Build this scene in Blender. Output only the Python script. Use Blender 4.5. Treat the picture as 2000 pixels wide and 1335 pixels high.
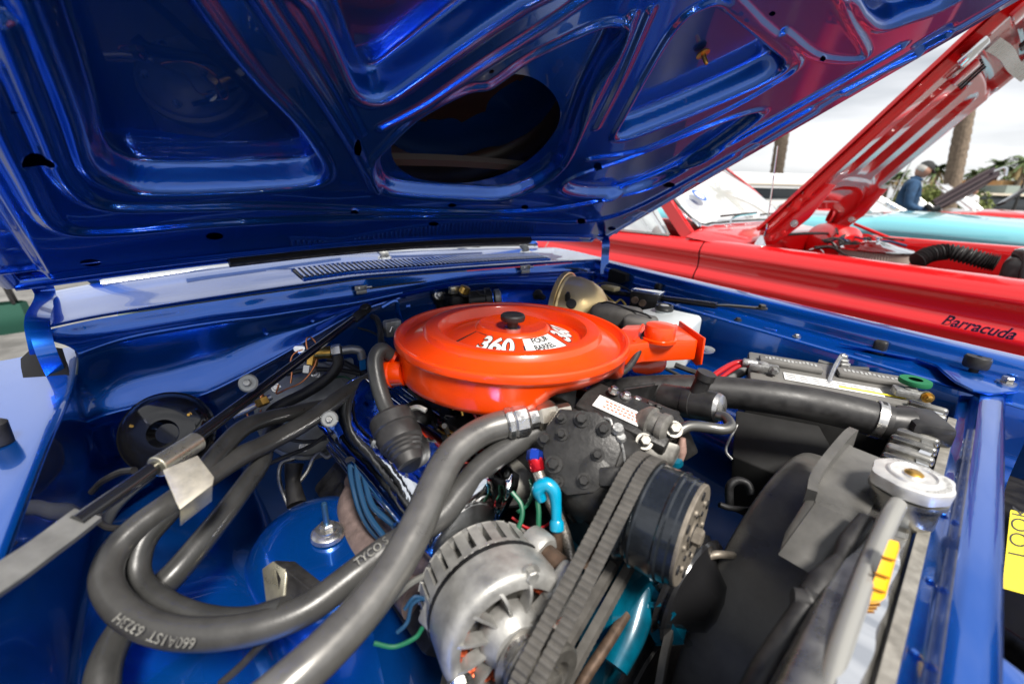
import bpy, bmesh, math, random
import numpy as np
from mathutils import Vector, Matrix
from math import sin, cos, pi, radians, sqrt, atan2

for o in list(bpy.data.objects):
    bpy.data.objects.remove(o)
SC = bpy.context.scene
COL = SC.collection
random.seed(4)

# ------------------------------------------------------------------ camera
# car frame: +X towards the blue car's nose, +Y towards its driver side, +Z up
FOCAL = 880.0
PITCH, ROLL, HEAD = radians(19.2), radians(2.0), radians(49.0)
VH = Vector((-sin(HEAD), cos(HEAD), 0))
CAM = Vector((0, 0, 1.19)) - 0.686 * VH
CF = VH * cos(PITCH) + Vector((0, 0, -sin(PITCH)))
_r = CF.cross(Vector((0, 0, 1))).normalized()
_u = _r.cross(CF)
CR = _r * cos(ROLL) + _u * sin(ROLL)
CU = -_r * sin(ROLL) + _u * cos(ROLL)
cam = bpy.data.cameras.new('camera')
cam.sensor_width = 36
cam.lens = FOCAL / 2000 * 36
cam.clip_start = 0.02
cam.clip_end = 3000
cam.dof.use_dof = True
cam.dof.focus_distance = 0.78
cam.dof.aperture_fstop = 3.4
camo = bpy.data.objects.new('camera', cam)
COL.objects.link(camo)
m = Matrix.Identity(4)
for i in range(3):
    m[i][0], m[i][1], m[i][2], m[i][3] = CR[i], CU[i], -CF[i], CAM[i]
camo.matrix_world = m
SC.camera = camo

# ------------------------------------------------------------------ sky, sun, exposure
SUN_EL, SUN_AZ = radians(55), radians(-12)        # azimuth measured from +X towards +Y
W = bpy.data.worlds.new('World')
SC.world = W
W.use_nodes = True
nt = W.node_tree
nt.nodes.clear()
def wn(t, **k):
    n = nt.nodes.new(t)
    for a, b in k.items():
        setattr(n, a, b)
    return n
sky = wn('ShaderNodeTexSky', sky_type='NISHITA', sun_disc=False)
sky.sun_elevation = SUN_EL
sky.sun_rotation = pi / 2 - SUN_AZ
tc = wn('ShaderNodeTexCoord')
mp = wn('ShaderNodeMapping')
mp.inputs['Scale'].default_value = (1.1, 1.1, 6.5)
nz = wn('ShaderNodeTexNoise')
nz.inputs['Scale'].default_value = 1.7
nz.inputs['Detail'].default_value = 6
nz.inputs['Roughness'].default_value = 0.55
rp = wn('ShaderNodeValToRGB')
rp.color_ramp.elements[0].position = 0.36
rp.color_ramp.elements[0].color = (3.3, 3.4, 3.6, 1)
rp.color_ramp.elements[1].position = 0.58
rp.color_ramp.elements[1].color = (5.5, 5.5, 5.6, 1)
mx = wn('ShaderNodeMixRGB')
mx.inputs[0].default_value = 0.9
bg = wn('ShaderNodeBackground')
bg.inputs['Strength'].default_value = 0.1
wo = wn('ShaderNodeOutputWorld')
L = nt.links.new
L(tc.outputs['Generated'], mp.inputs['Vector'])
L(mp.outputs['Vector'], nz.inputs['Vector'])
L(nz.outputs['Fac'], rp.inputs['Fac'])
L(sky.outputs['Color'], mx.inputs[1])
L(rp.outputs['Color'], mx.inputs[2])
L(mx.outputs['Color'], bg.inputs['Color'])
L(bg.outputs['Background'], wo.inputs['Surface'])
sun = bpy.data.lights.new('sun', 'SUN')
sun.energy = 3.6
sun.angle = radians(14)
sun.color = (1.0, 0.95, 0.88)
so = bpy.data.objects.new('sun', sun)
COL.objects.link(so)
sd = Vector((cos(SUN_EL) * cos(SUN_AZ), cos(SUN_EL) * sin(SUN_AZ), sin(SUN_EL)))
so.rotation_euler = sd.to_track_quat('Z', 'Y').to_euler()
so.location = (0, 0, 20)
VS = SC.view_settings
VS.view_transform = 'Standard'
VS.look = 'None'
VS.gamma = 1
VS.exposure = 0.95
VS.use_curve_mapping = False
SC.render.engine = 'CYCLES'
SC.cycles.use_denoising = True
SC.cycles.max_bounces = 10
SC.cycles.caustics_reflective = False
SC.cycles.caustics_refractive = False

# ------------------------------------------------------------------ helpers
def at(px, py, z=None, x=None, y=None, t=None):
    """the point of the place that the photograph shows at a pixel, on a known plane or at a known distance"""
    d = CR * ((px - 1000) / FOCAL) + CU * ((667.5 - py) / FOCAL) + CF
    if z is not None: t = (z - CAM.z) / d.z
    elif x is not None: t = (x - CAM.x) / d.x
    elif y is not None: t = (y - CAM.y) / d.y
    return CAM + d * t

MATS = {}
def mat(name, color, metal=0.0, rough=0.5, coat=0.0, coat_rough=0.03, noise=0.0, nscale=40.0, bump=0.0, bscale=200.0,
        trans=0.0, alpha=1.0, rvar=0.0, emit=None, spec=0.5, stretch=None, dirt=None, ior=1.45, bdist=0.01, coat_ior=1.5):
    if name in MATS: return MATS[name]
    M = bpy.data.materials.new(name)
    M.use_nodes = True
    t = M.node_tree
    b = t.nodes['Principled BSDF']
    I = b.inputs
    I['Base Color'].default_value = (*color, 1)
    I['Metallic'].default_value = metal
    I['Roughness'].default_value = rough
    I['Coat Weight'].default_value = coat
    I['Coat Roughness'].default_value = coat_rough
    I['Coat IOR'].default_value = coat_ior
    I['Transmission Weight'].default_value = trans
    I['Alpha'].default_value = alpha
    I['Specular IOR Level'].default_value = spec
    I['IOR'].default_value = ior
    if emit:
        I['Emission Color'].default_value = (*emit, 1)
        I['Emission Strength'].default_value = 1
    if noise or bump or rvar or dirt:
        c = t.nodes.new('ShaderNodeTexCoord')
        src = c.outputs['Object']
        if stretch:
            mpn = t.nodes.new('ShaderNodeMapping')
            mpn.inputs['Scale'].default_value = stretch
            t.links.new(src, mpn.inputs['Vector'])
            src = mpn.outputs['Vector']
        n = t.nodes.new('ShaderNodeTexNoise')
        n.inputs['Scale'].default_value = nscale
        n.inputs['Detail'].default_value = 7
        n.inputs['Roughness'].default_value = 0.6
        t.links.new(src, n.inputs['Vector'])
        if noise or dirt:
            r = t.nodes.new('ShaderNodeValToRGB')
            r.color_ramp.elements[0].position = 0.35
            r.color_ramp.elements[1].position = 0.68
            lo = dirt if dirt else tuple(max(0, q * (1 - noise)) for q in color)
            hi = color if dirt else tuple(min(1, q * (1 + noise)) for q in color)
            r.color_ramp.elements[0].color = (*lo, 1)
            r.color_ramp.elements[1].color = (*hi, 1)
            t.links.new(n.outputs['Fac'], r.inputs['Fac'])
            t.links.new(r.outputs['Color'], I['Base Color'])
        if rvar:
            mr = t.nodes.new('ShaderNodeMapRange')
            mr.inputs['From Min'].default_value = 0.3
            mr.inputs['From Max'].default_value = 0.7
            mr.inputs['To Min'].default_value = max(0.02, rough - rvar)
            mr.inputs['To Max'].default_value = min(1, rough + rvar)
            t.links.new(n.outputs['Fac'], mr.inputs['Value'])
            t.links.new(mr.outputs['Result'], I['Roughness'])
        if bump:
            n2 = t.nodes.new('ShaderNodeTexNoise')
            n2.inputs['Scale'].default_value = bscale
            n2.inputs['Detail'].default_value = 4
            t.links.new(src, n2.inputs['Vector'])
            bp = t.nodes.new('ShaderNodeBump')
            bp.inputs['Strength'].default_value = bump
            bp.inputs['Distance'].default_value = bdist
            t.links.new(n2.outputs['Fac'], bp.inputs['Height'])
            t.links.new(bp.outputs['Normal'], I['Normal'])
    MATS[name] = M
    return M

BLUE = mat('blue metallic paint', (0.0015, 0.108, 0.53), 0.75, 0.26, 1.0, 0.012, bump=0.03, bscale=90, bdist=0.0006, coat_ior=1.6)
BLUE_IN = mat('blue metallic paint, inner panels', (0.0015, 0.100, 0.50), 0.75, 0.26, 1.0, 0.02, bump=0.04, bscale=90, bdist=0.0008, coat_ior=1.6)
RED = mat('red paint', (0.62, 0.002, 0.004), 0.0, 0.35, 1.0, 0.015, coat_ior=1.5)
TEAL = mat('turquoise paint', (0.14, 0.50, 0.58), 0.0, 0.3, 1.0, 0.02, coat_ior=2.0)
DKRED = mat('dark maroon paint', (0.02, 0.005, 0.009), 0.0, 0.3, 0.6, 0.05)
ORANGE = mat('orange enamel', (0.82, 0.056, 0.001), 0.0, 0.32, 0.6, 0.10, noise=0.05, nscale=25, bump=0.03, bscale=60, bdist=0.002)
RUBBER = mat('black rubber', (0.022, 0.021, 0.021), 0.0, 0.5, noise=0.35, nscale=60, rvar=0.1, bump=0.12, bscale=500, bdist=0.001)
HOSE = mat('charcoal hose rubber', (0.036, 0.036, 0.035), 0.0, 0.33, noise=0.25, nscale=30, rvar=0.08, bump=0.1, bscale=400, bdist=0.001)
HOSEG = mat('grey air conditioning hose', (0.175, 0.170, 0.160), 0.6, 0.31, noise=0.15, nscale=30, rvar=0.06)
BLACKG = mat('black gloss enamel', (0.012, 0.012, 0.013), 0.0, 0.15, 0.6, 0.05, rvar=0.05, nscale=50)
BLACKS = mat('black satin paint', (0.028, 0.027, 0.027), 0.2, 0.42, noise=0.4, nscale=40, rvar=0.12)
PLASTIC = mat('black plastic', (0.105, 0.102, 0.095), 0.0, 0.36, noise=0.3, nscale=16, rvar=0.12, bump=0.06, bscale=300, bdist=0.001)
CASTBLK = mat('grimy black cast iron', (0.034, 0.033, 0.032), 0.3, 0.42, noise=0.25, nscale=70, rvar=0.10, bump=0.25, bscale=260, bdist=0.0015)
ALU = mat('cast aluminium', (0.37, 0.365, 0.345), 0.6, 0.5, noise=0.22, nscale=45, rvar=0.12, bump=0.2, bscale=350, bdist=0.001)
STEEL = mat('bright steel', (0.56, 0.55, 0.53), 0.95, 0.28, noise=0.2, nscale=60, rvar=0.12)
ZINC = mat('yellowish zinc plate', (0.62, 0.58, 0.44), 0.85, 0.32, noise=0.2, nscale=40, rvar=0.1)
CHROME = mat('chrome', (0.78, 0.79, 0.80), 1.0, 0.05)
CHROMEW = mat('wavy chrome', (0.75, 0.77, 0.80), 1.0, 0.05, bump=0.12, bscale=16, bdist=0.01)
BRASS = mat('brass', (0.62, 0.36, 0.08), 0.95, 0.3, noise=0.3, nscale=70)
GOLD = mat('gold zinc chromate', (0.88, 0.66, 0.32), 0.65, 0.32, noise=0.06, nscale=12, rvar=0.05)
COPPER = mat('copper', (0.66, 0.25, 0.11), 0.95, 0.3)
WINDING = mat('red varnished copper', (0.55, 0.09, 0.03), 0.6, 0.3, noise=0.5, nscale=300)
IRON = mat('rusty cast iron', (0.17, 0.125, 0.115), 0.3, 0.65, noise=0.3, nscale=50, bump=0.4, bscale=220, bdist=0.002)
RUST = mat('brown rusty steel', (0.10, 0.065, 0.045), 0.4, 0.55, noise=0.4, nscale=60)
ENGTEAL = mat('turquoise engine enamel', (0.0, 0.085, 0.14), 0.1, 0.3, 0.5, 0.1, noise=0.4, nscale=25)
GREASE = mat('dark greasy metal', (0.016, 0.016, 0.017), 0.4, 0.5, noise=0.6, nscale=40, rvar=0.2, bump=0.3, bscale=150, bdist=0.002)
MILKY = mat('milky white plastic', (0.62, 0.66, 0.68), 0.0, 0.35, trans=0.15, noise=0.05, nscale=15)
GREYCASE = mat('grey battery plastic', (0.155, 0.15, 0.14), 0.0, 0.45, noise=0.15, nscale=25)
DARKCASE = mat('black battery plastic', (0.02, 0.02, 0.02), 0.0, 0.4, noise=0.2, nscale=30)
LEAD = mat('dull lead', (0.36, 0.36, 0.35), 0.8, 0.5, noise=0.3, nscale=120, bump=0.4, bscale=300, bdist=0.002)
WHITE = mat('white print', (0.78, 0.78, 0.76), 0.0, 0.4)
DKPRINT = mat('dark print', (0.02, 0.02, 0.022), 0.0, 0.4)
ORPRINT = mat('orange print', (0.72, 0.045, 0.004), 0.0, 0.4)
REDWIRE = mat('red cable', (0.36, 0.01, 0.015), 0.0, 0.35)
BLUEWIRE = mat('dark blue cable', (0.012, 0.045, 0.10), 0.0, 0.25, 0.4, 0.1)
GREENWIRE = mat('green wire', (0.008, 0.10, 0.05), 0.0, 0.4)
CYAN = mat('bright cyan handle paint', (0.0, 0.26, 0.43), 0.0, 0.3, 0.6, 0.05)
GREENP = mat('green felt washer', (0.005, 0.13, 0.05), 0.0, 0.75)
YELLOW = mat('yellow paper', (0.80, 0.66, 0.03), 0.0, 0.6)
AMBER = mat('amber yellow plastic', (0.85, 0.42, 0.005), 0.0, 0.4)
GREYP = mat('light grey plastic', (0.42, 0.43, 0.42), 0.1, 0.45, noise=0.1)
SILVERP = mat('silver grey paint', (0.30, 0.31, 0.31), 0.3, 0.4, noise=0.15, nscale=30)
HOLE = mat('dark brown scoop liner', (0.022, 0.015, 0.012), 0.0, 0.4, noise=0.4, nscale=8)
GLASS = mat('car glass', (0.85, 0.93, 0.90), 0.0, 0.02, trans=1.0, ior=1.5)
BRAID = mat('braided steel', (0.36, 0.33, 0.29), 0.8, 0.4, noise=0.6, nscale=500)

def finish(me, name, material, parent=None, smooth=True, angle=38, kind=None, label=None):
    me.update()
    o = bpy.data.objects.new(name, me)
    COL.objects.link(o)
    if material: me.materials.append(material)
    if smooth:
        me.shade_smooth()
        me.set_sharp_from_angle(angle=radians(angle))
    if parent is not None:
        o.parent = parent
        if parent.type == 'EMPTY':
            o.matrix_parent_inverse = Matrix.LocRotScale(parent.location, parent.rotation_euler, None).inverted()
    if kind: o['kind'] = kind
    if label: o['label'] = label
    return o

def pyd(name, v, f, material, parent=None, **k):
    me = bpy.data.meshes.new(name)
    me.from_pydata([tuple(p) for p in v], [], f)
    return finish(me, name, material, parent, **k)

def bmo(name, bm, material, parent=None, **k):
    bmesh.ops.recalc_face_normals(bm, faces=bm.faces)
    me = bpy.data.meshes.new(name)
    bm.to_mesh(me)
    bm.free()
    return finish(me, name, material, parent, **k)

def thing(name, label, cat, loc=(0, 0, 0), group=None, rot=None):
    o = bpy.data.objects.new(name, None)
    COL.objects.link(o)
    o.empty_display_size = 0.05
    o.location = loc
    if rot: o.rotation_euler = rot
    o['label'] = label
    o['category'] = cat
    if group: o['group'] = group
    return o

def tag(o, label, cat, group=None):
    o['label'] = label
    o['category'] = cat
    if group: o['group'] = group
    return o

def V(*a):
    return Vector(a[0]) if len(a) == 1 else Vector(a)

def frame(axis, up=None):
    a = V(axis).normalized()
    up = V(up) if up is not None else (Vector((0, 0, 1)) if abs(a.z) < 0.9 else Vector((1, 0, 0)))
    x = up.cross(a)
    if x.length < 1e-6: x = Vector((0, 1, 0)).cross(a)
    x.normalize()
    return x, a.cross(x), a

def catmull(pts, res=8, closed=False):
    pts = [V(p) for p in pts]
    n = len(pts)
    out = []
    segs = n if closed else n - 1
    for i in range(segs):
        p1, p2 = pts[i], pts[(i + 1) % n]
        p0 = pts[i - 1] if (i > 0 or closed) else p1 * 2 - p2
        p3 = pts[(i + 2) % n] if (i + 2 < n or closed) else p2 * 2 - p1
        for k in range(res):
            t = k / res
            out.append(0.5 * ((2 * p1) + (p2 - p0) * t + (2 * p0 - 5 * p1 + 4 * p2 - p3) * t * t + (3 * p1 - p0 - 3 * p2 + p3) * t ** 3))
    if not closed: out.append(pts[-1])
    return out

def sweep(path, section, radii=None, closed=False, up=None):
    """carry a 2-d section (list of (a,b)) along a path; returns verts, faces"""
    n = len(path)
    v, f = [], []
    m = len(section)
    prev = None
    for i, p in enumerate(path):
        a = path[i - 1] if (i > 0 or closed) else p
        b = path[(i + 1) % n] if (i + 1 < n or closed) else p
        d = (b - a)
        if d.length < 1e-9: d = Vector((0, 0, 1))
        d.normalize()
        if up is not None:
            x = V(up).cross(d).normalized()
        elif prev is None:
            x = frame(d)[0]
        else:
            x = (prev - d * prev.dot(d))
            x = x.normalized() if x.length > 1e-6 else frame(d)[0]
        prev = x
        y = d.cross(x)
        r = radii[i] if radii is not None else 1
        for (s, t) in section:
            v.append(p + x * (s * r) + y * (t * r))
    for i in range(n if closed else n - 1):
        j = (i + 1) % n
        for k in range(m):
            k2 = (k + 1) % m
            f.append((i * m + k, i * m + k2, j * m + k2, j * m + k))
    if not closed:
        f.append(tuple(range(m))[::-1])
        f.append(tuple((n - 1) * m + k for k in range(m)))
    return v, f

def circ(n):
    return [(cos(2 * pi * k / n), sin(2 * pi * k / n)) for k in range(n)]

def tube(name, pts, r, material, parent=None, n=12, res=8, closed=False, smooth_path=True, **k):
    path = catmull(pts, res, closed) if smooth_path else [V(p) for p in pts]
    if isinstance(r, (int, float)): rad = [r] * len(path)
    else:
        rad = []
        for i in range(len(path)):
            s = i / (len(path) - 1) * (len(r) - 1)
            a = int(min(s, len(r) - 2))
            rad.append(r[a] + (r[a + 1] - r[a]) * (s - a))
    v, f = sweep(path, circ(n), rad, closed)
    return pyd(name, v, f, material, parent, **k)

def strip(name, pts, w, h, material, parent=None, up=(0, 0, 1), res=8, closed=False, smooth_path=True, **k):
    path = catmull(pts, res, closed) if smooth_path else [V(p) for p in pts]
    sec = [(-w / 2, -h / 2), (w / 2, -h / 2), (w / 2, h / 2), (-w / 2, h / 2)]
    v, f = sweep(path, sec, None, closed, up)
    return pyd(name, v, f, material, parent, **k)

def lathe_vf(profile, origin, axis, n=48, up=None, cap=True):
    x, y, a = frame(axis, up)
    o = V(origin)
    v, f = [], []
    for (r, h) in profile:
        for k in range(n):
            t = 2 * pi * k / n
            v.append(o + a * h + x * (r * cos(t)) + y * (r * sin(t)))
    for i in range(len(profile) - 1):
        for k in range(n):
            k2 = (k + 1) % n
            f.append((i * n + k, i * n + k2, (i + 1) * n + k2, (i + 1) * n + k))
    if cap:
        f.append(tuple(range(n))[::-1])
        f.append(tuple((len(profile) - 1) * n + k for k in range(n)))
    return v, f

def lathe(name, profile, origin, axis, material, parent=None, n=48, up=None, cap=True, **k):
    v, f = lathe_vf(profile, origin, axis, n, up, cap)
    return pyd(name, v, f, material, parent, **k)

def box(name, c, size, material, parent=None, axes=None, bevel=0.003, seg=2, **k):
    bm = bmesh.new()
    bmesh.ops.create_cube(bm, size=1)
    ax = axes or (Vector((1, 0, 0)), Vector((0, 1, 0)), Vector((0, 0, 1)))
    c = V(c)
    for v in bm.verts:
        q = v.co
        v.co = c + ax[0] * (q.x * size[0]) + ax[1] * (q.y * size[1]) + ax[2] * (q.z * size[2])
    if bevel:
        bmesh.ops.bevel(bm, geom=bm.edges[:], offset=min(bevel, min(size) * 0.45), segments=seg, affect='EDGES', profile=0.5)
    return bmo(name, bm, material, parent, **k)

def prism(name, poly, depth, material, parent=None, bevel=0.0, seg=2, **k):
    """solid between a planar outline (3-d points) and the same outline moved by depth"""
    bm = bmesh.new()
    d = V(depth)
    a = [bm.verts.new(V(p)) for p in poly]
    b = [bm.verts.new(V(p) + d) for p in poly]
    n = len(a)
    bm.faces.new(a)
    bm.faces.new(b[::-1])
    for i in range(n):
        bm.faces.new((a[i], b[i], b[(i + 1) % n], a[(i + 1) % n]))
    if bevel:
        bmesh.ops.recalc_face_normals(bm, faces=bm.faces)
        bmesh.ops.bevel(bm, geom=bm.edges[:], offset=bevel, segments=seg, affect='EDGES', profile=0.5)
    return bmo(name, bm, material, parent, **k)

def grid(name, rows, material, parent=None, su=6, sv=6, thick=0.0, **k):
    """smooth sheet through rows of control points (Catmull-Rom both ways)"""
    A = [catmull(r, su) for r in rows]
    cols = list(zip(*A))
    B = [catmull(c, sv) for c in cols]
    nu, nv = len(B), len(B[0])
    v = [B[i][j] for i in range(nu) for j in range(nv)]
    f = [(i * nv + j, i * nv + j + 1, (i + 1) * nv + j + 1, (i + 1) * nv + j) for i in range(nu - 1) for j in range(nv - 1)]
    o = pyd(name, v, f, material, parent, **k)
    if thick:
        s = o.modifiers.new('thickness', 'SOLIDIFY')
        s.thickness = thick
        s.offset = -1
    return o

def hexbolt(name, p, axis, r, h, material, parent=None, washer=True, **k):
    bm = bmesh.new()
    x, y, a = frame(axis)
    p = V(p)
    def ring(rad, hh, n, ph=0):
        return [bm.verts.new(p + a * hh + x * (rad * cos(2 * pi * i / n + ph)) + y * (rad * sin(2 * pi * i / n + ph))) for i in range(n)]
    def loft(A, B):
        n = len(A)
        for i in range(n): bm.faces.new((A[i], A[(i + 1) % n], B[(i + 1) % n], B[i]))
    hb = 0
    if washer:
        A, B = ring(r * 1.5, -0.001, 18), ring(r * 1.5, h * 0.22, 18)
        loft(A, B); bm.faces.new(B); bm.faces.new(A[::-1])
        hb = h * 0.22
    A, B, Cc = ring(r, hb - 0.0005, 6), ring(r, h * 0.85, 6), ring(r * 0.82, h, 6)
    loft(A, B); loft(B, Cc); bm.faces.new(Cc); bm.faces.new(A[::-1])
    return bmo(name, bm, material, parent, angle=25, **k)

def text(name, s, origin, xd, yd, size, material, parent=None, depth=0.0004, align='LEFT', shear=0.0, squeeze=1.0, bold=0.0, fn=None):
    cu = bpy.data.curves.new(name, 'FONT')
    cu.body = s
    cu.size = size
    cu.extrude = 0
    cu.offset = bold
    cu.shear = shear
    cu.align_x = align
    tmp = bpy.data.objects.new(name, cu)
    COL.objects.link(tmp)
    dg = bpy.context.evaluated_depsgraph_get()
    me = bpy.data.meshes.new_from_object(tmp.evaluated_get(dg))
    bpy.data.objects.remove(tmp)
    me.materials.clear()
    xd, yd = V(xd).normalized(), V(yd).normalized()
    n = xd.cross(yd).normalized()
    o = V(origin)
    for v in me.vertices:
        if fn: v.co = fn(v.co.x * squeeze, v.co.y)
        else: v.co = o + xd * (v.co.x * squeeze) + yd * v.co.y + n * depth
    me.name = name
    return finish(me, name, material, parent, smooth=False)

def copy_tree(o, parent=None, delta=None):
    c = o.copy()
    COL.objects.link(c)
    c.parent = parent
    for ch in o.children:
        copy_tree(ch, c)
    return c
# ------------------------------------------------------------------ ground
ASPH = mat('asphalt', (0.15, 0.146, 0.138), 0, 0.85, noise=0.4, nscale=3.0, bump=0.5, bscale=160, bdist=0.005)
gv = [(-900, -900, 0), (900, -900, 0), (900, 900, 0), (-900, 900, 0)]
g = pyd('ground', gv, [(0, 1, 2, 3)], ASPH, smooth=False)
g['kind'] = 'structure'
LINE = mat('white parking paint', (0.7, 0.7, 0.68), 0, 0.7, noise=0.15, nscale=20)
for yy in (1.42, 4.45, 7.5):
    pl = pyd('parking_line', [(-2.6, yy, .004), (2.6, yy, .004), (2.6, yy + .1, .004), (-2.6, yy + .1, .004)], [(0, 1, 2, 3)], LINE, smooth=False)
    pl['kind'] = 'structure'

# ------------------------------------------------------------------ the blue car
blue = thing('blue_car', 'metallic blue car with its hood propped open over the engine', 'car', (-0.5, 0.12, 0))
CY = 0.14      # car's centre line

# --- cowl: lip in front, crowned top running back to the windshield
lip_px = [(60, 648, .945), (180, 622, .949), (300, 603, .954), (450, 581, .961), (600, 560, .966), (700, 545, .967),
          (800, 537, .967), (950, 525, .966), (1080, 515, .960), (1150, 510, .953), (1185, 506, .950)]
LIP = [at(a, b, z=c) for a, b, c in lip_px]
rows = [LIP]
for k, (dx, dz) in enumerate([(-.012, .006), (-.06, .010), (-.13, .018), (-.20, .022), (-.27, .020), (-.30, .012)]):
    rows.append([p + Vector((dx, 0, dz * (1.0 - 0.5 * ((p.y - CY) / .7) ** 2))) for p in LIP])
cowl = grid('cowl', rows, BLUE, blue, su=5, sv=5)
# louvre grille of the cowl: a black sheet as slot shade and one slat after another
def cowl_at(y, dx):
    best = min(range(len(LIP) - 1), key=lambda i: abs((LIP[i].y + LIP[i + 1].y) / 2 - y))
    for i in range(len(LIP) - 1):
        if LIP[i].y <= y <= LIP[i + 1].y: best = i
    a, b = LIP[best], LIP[best + 1]
    p = a + (b - a) * ((y - a.y) / (b.y - a.y))
    dz = float(np.interp(-dx, [0, .012, .06, .13, .20, .27, .30], [0, .006, .010, .018, .022, .020, .012]))
    return p + Vector((dx, 0, dz * (1.0 - 0.5 * ((p.y - CY) / .7) ** 2)))
GY0, GY1 = -0.155, 0.60
ys = np.linspace(GY0, GY1, 40)
tv = [cowl_at(y, d) + Vector((0, 0, .0025)) for d in (-.045, -.118) for y in ys]
pyd('slot_shade', tv, [(i, i + 1, 41 + i, 40 + i) for i in range(39)], DARKCASE, cowl)
NSL = 62
slat_me = None
for i in range(NSL):
    y = GY0 + (GY1 - GY0) * (i + .5) / NSL
    a, b = cowl_at(y, -.043), cowl_at(y + .004, -.120)
    d = (b - a)
    if slat_me is None:
        s = box('slat', (0, 0, 0), (d.length, .0062, .004), BLUE, cowl, bevel=.0012, seg=1)
        slat_me = s.data
    else:
        s = bpy.data.objects.new('slat', slat_me)
        COL.objects.link(s)
        s.parent = cowl
    s.location = (a + b) / 2 + Vector((0, 0, .0045))
    s.rotation_euler = d.to_track_quat('X', 'Z').to_euler()
for d in (-.040, -.124):
    tube('grille_rim', [cowl_at(y, d) + Vector((0, 0, .002)) for y in ys[::3]], .0028, BLUE, cowl, n=8, res=3)

# windshield and its frame
WS = [[cowl_at(y, -.297) + Vector((-.005, 0, .004)) for y in np.linspace(-.5, .78, 9)]]
for k in range(1, 5):
    WS.append([p + Vector((-.16 * k - .02 * k * k * .3, -(p.y - CY) * .035 * k, .105 * k)) for p in WS[0]])
grid('windshield', WS, GLASS, blue, su=4, sv=3)
tube('windshield_gasket', [p + Vector((.006, 0, .004)) for p in WS[0]], .009, RUBBER, blue, n=8, res=4)
tube('windshield_trim', [p + Vector((.018, 0, .000)) for p in WS[0]], .006, CHROME, blue, n=8, res=4)
# dashboard top and interior dark so that the glass has something behind it
pyd('dashboard', [(-.86, -.5, .95), (-.86, .8, .95), (-1.25, .8, .97), (-1.25, -.5, .97), (-1.3, -.5, .6), (-1.3, .8, .6)],
    [(0, 1, 2, 3), (3, 2, 5, 4)], mat('pale green vinyl', (.25, .31, .27), 0, .6), blue, smooth=False)
# roof and pillars
rt = WS[-1]
roof_rows = [rt] + [[p + Vector((-.3 * k, 0, .05 - .006 * (k - 1) ** 2)) for p in rt] for k in (1, 2, 3, 4)]
grid('roof', roof_rows, mat('white vinyl roof', (.7, .7, .68), 0, .5), blue, su=3, sv=3)
for e in (0, -1):
    tube('pillar', [r[e] for r in WS], .022, BLUE, blue, n=8, res=3)

# wipers: arm, pivot cap, blade
for k, (p0, p1, p2, zz) in enumerate([((733, 500), (715, 494), (610, 487), 1.0), ((1030, 487), (1018, 478), (945, 462), 1.0)]):
    base = cowl_at(at(*p0, z=.985).y, -.155)
    ytip = base.y - .27
    tip = cowl_at(max(ytip, -.45), -.27) + Vector((-.02, 0, .045))
    elbow = base + Vector((-.012, -.012, .026))
    w = tube('wiper', [base + Vector((0, 0, .0)), base + Vector((0, 0, .012)), elbow], [.012, .012, .009], GREYP, blue, n=14, res=4)
    arm = strip('arm', [elbow + Vector((0, .012, 0)), elbow + (tip - elbow) * .45 + Vector((0, 0, .012)), tip], .015, .007, GREYP, w, res=6)
    bl = strip('blade', [tip + Vector((-.01, .20, -.012)), tip + Vector((0, 0, -.004)), tip + Vector((.02, -.18, -.02))], .006, .014, RUBBER, w, res=6)
    lathe('pivot', [(.020, 0), (.019, .006), (.012, .010)], base + Vector((0, 0, -.002)), (0, 0, 1), CHROME, w, n=24)

# --- firewall: band under the lip, crease, crest, bulging plenum panel, seam, wall below
fw_cols = [
    # lip index px, crease, crest, mid, seam
    [(100, 665), (150, 690), (150, 760), (160, 826)],
    [(187, 656), (240, 660), (230, 740), (225, 803)],
    [(326, 633), (337, 641), (335, 715), (337, 778)],
    [(430, 618), (440, 625), (430, 690), (404, 766)],
    [(502, 607), (512, 617), (520, 655), (524, 706)],
    [(600, 592), (610, 602), (610, 632), (612, 656)],
    [(700, 577), (705, 588), (702, 598), (700, 608)],
    [(780, 563), (785, 571), (782, 576), (780, 582)],
    [(930, 541), (930, 545), (930, 549), (930, 554)],
    [(1060, 533), (1070, 538), (1070, 548), (1075, 556)],
    [(1180, 524), (1185, 530), (1185, 545), (1185, 562)],
]
lipx = [LIP[0], LIP[1], LIP[2], LIP[3], (LIP[3] + LIP[4]) / 2, LIP[4], LIP[5], (LIP[5] + LIP[6]) / 2, LIP[7], LIP[8], LIP[10]]
R0, R1, R2, R3, R4, R5, R6, R7 = [], [], [], [], [], [], [], []
for c, l in zip(fw_cols, lipx):
    x = l.x
    R0.append(l + Vector((-.0015, 0, -.003)))
    p1 = at(*c[0], x=x + .006); R1.append(p1)
    p2 = at(*c[1], x=x + .034); R2.append(p2)
    p3 = at(*c[2], x=x + .020); R3.append(p3)
    p4 = at(*c[3], x=x + .040); R4.append(p4)
    R5.append(p4 + Vector((-.012, 0, -.010)))
    R6.append(p4 + Vector((-.045, 0, -.09)))
    R7.append(Vector((p4.x - .06, p4.y, .30)))
firewall = grid('firewall', [R0, R1, R2, R3, R4, R5, R6, R7], BLUE_IN, blue, su=6, sv=6)
tube('seam_flange', [p + Vector((.002, 0, 0)) for p in R4[:8]], .0035, BLUE_IN, firewall, n=8, res=6)
FWX = R6[5].x
tube('crest_fold', [p + Vector((.000, 0, -.001)) for p in R2[:8]], .0055, BLUE_IN, firewall, n=10, res=8)
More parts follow.
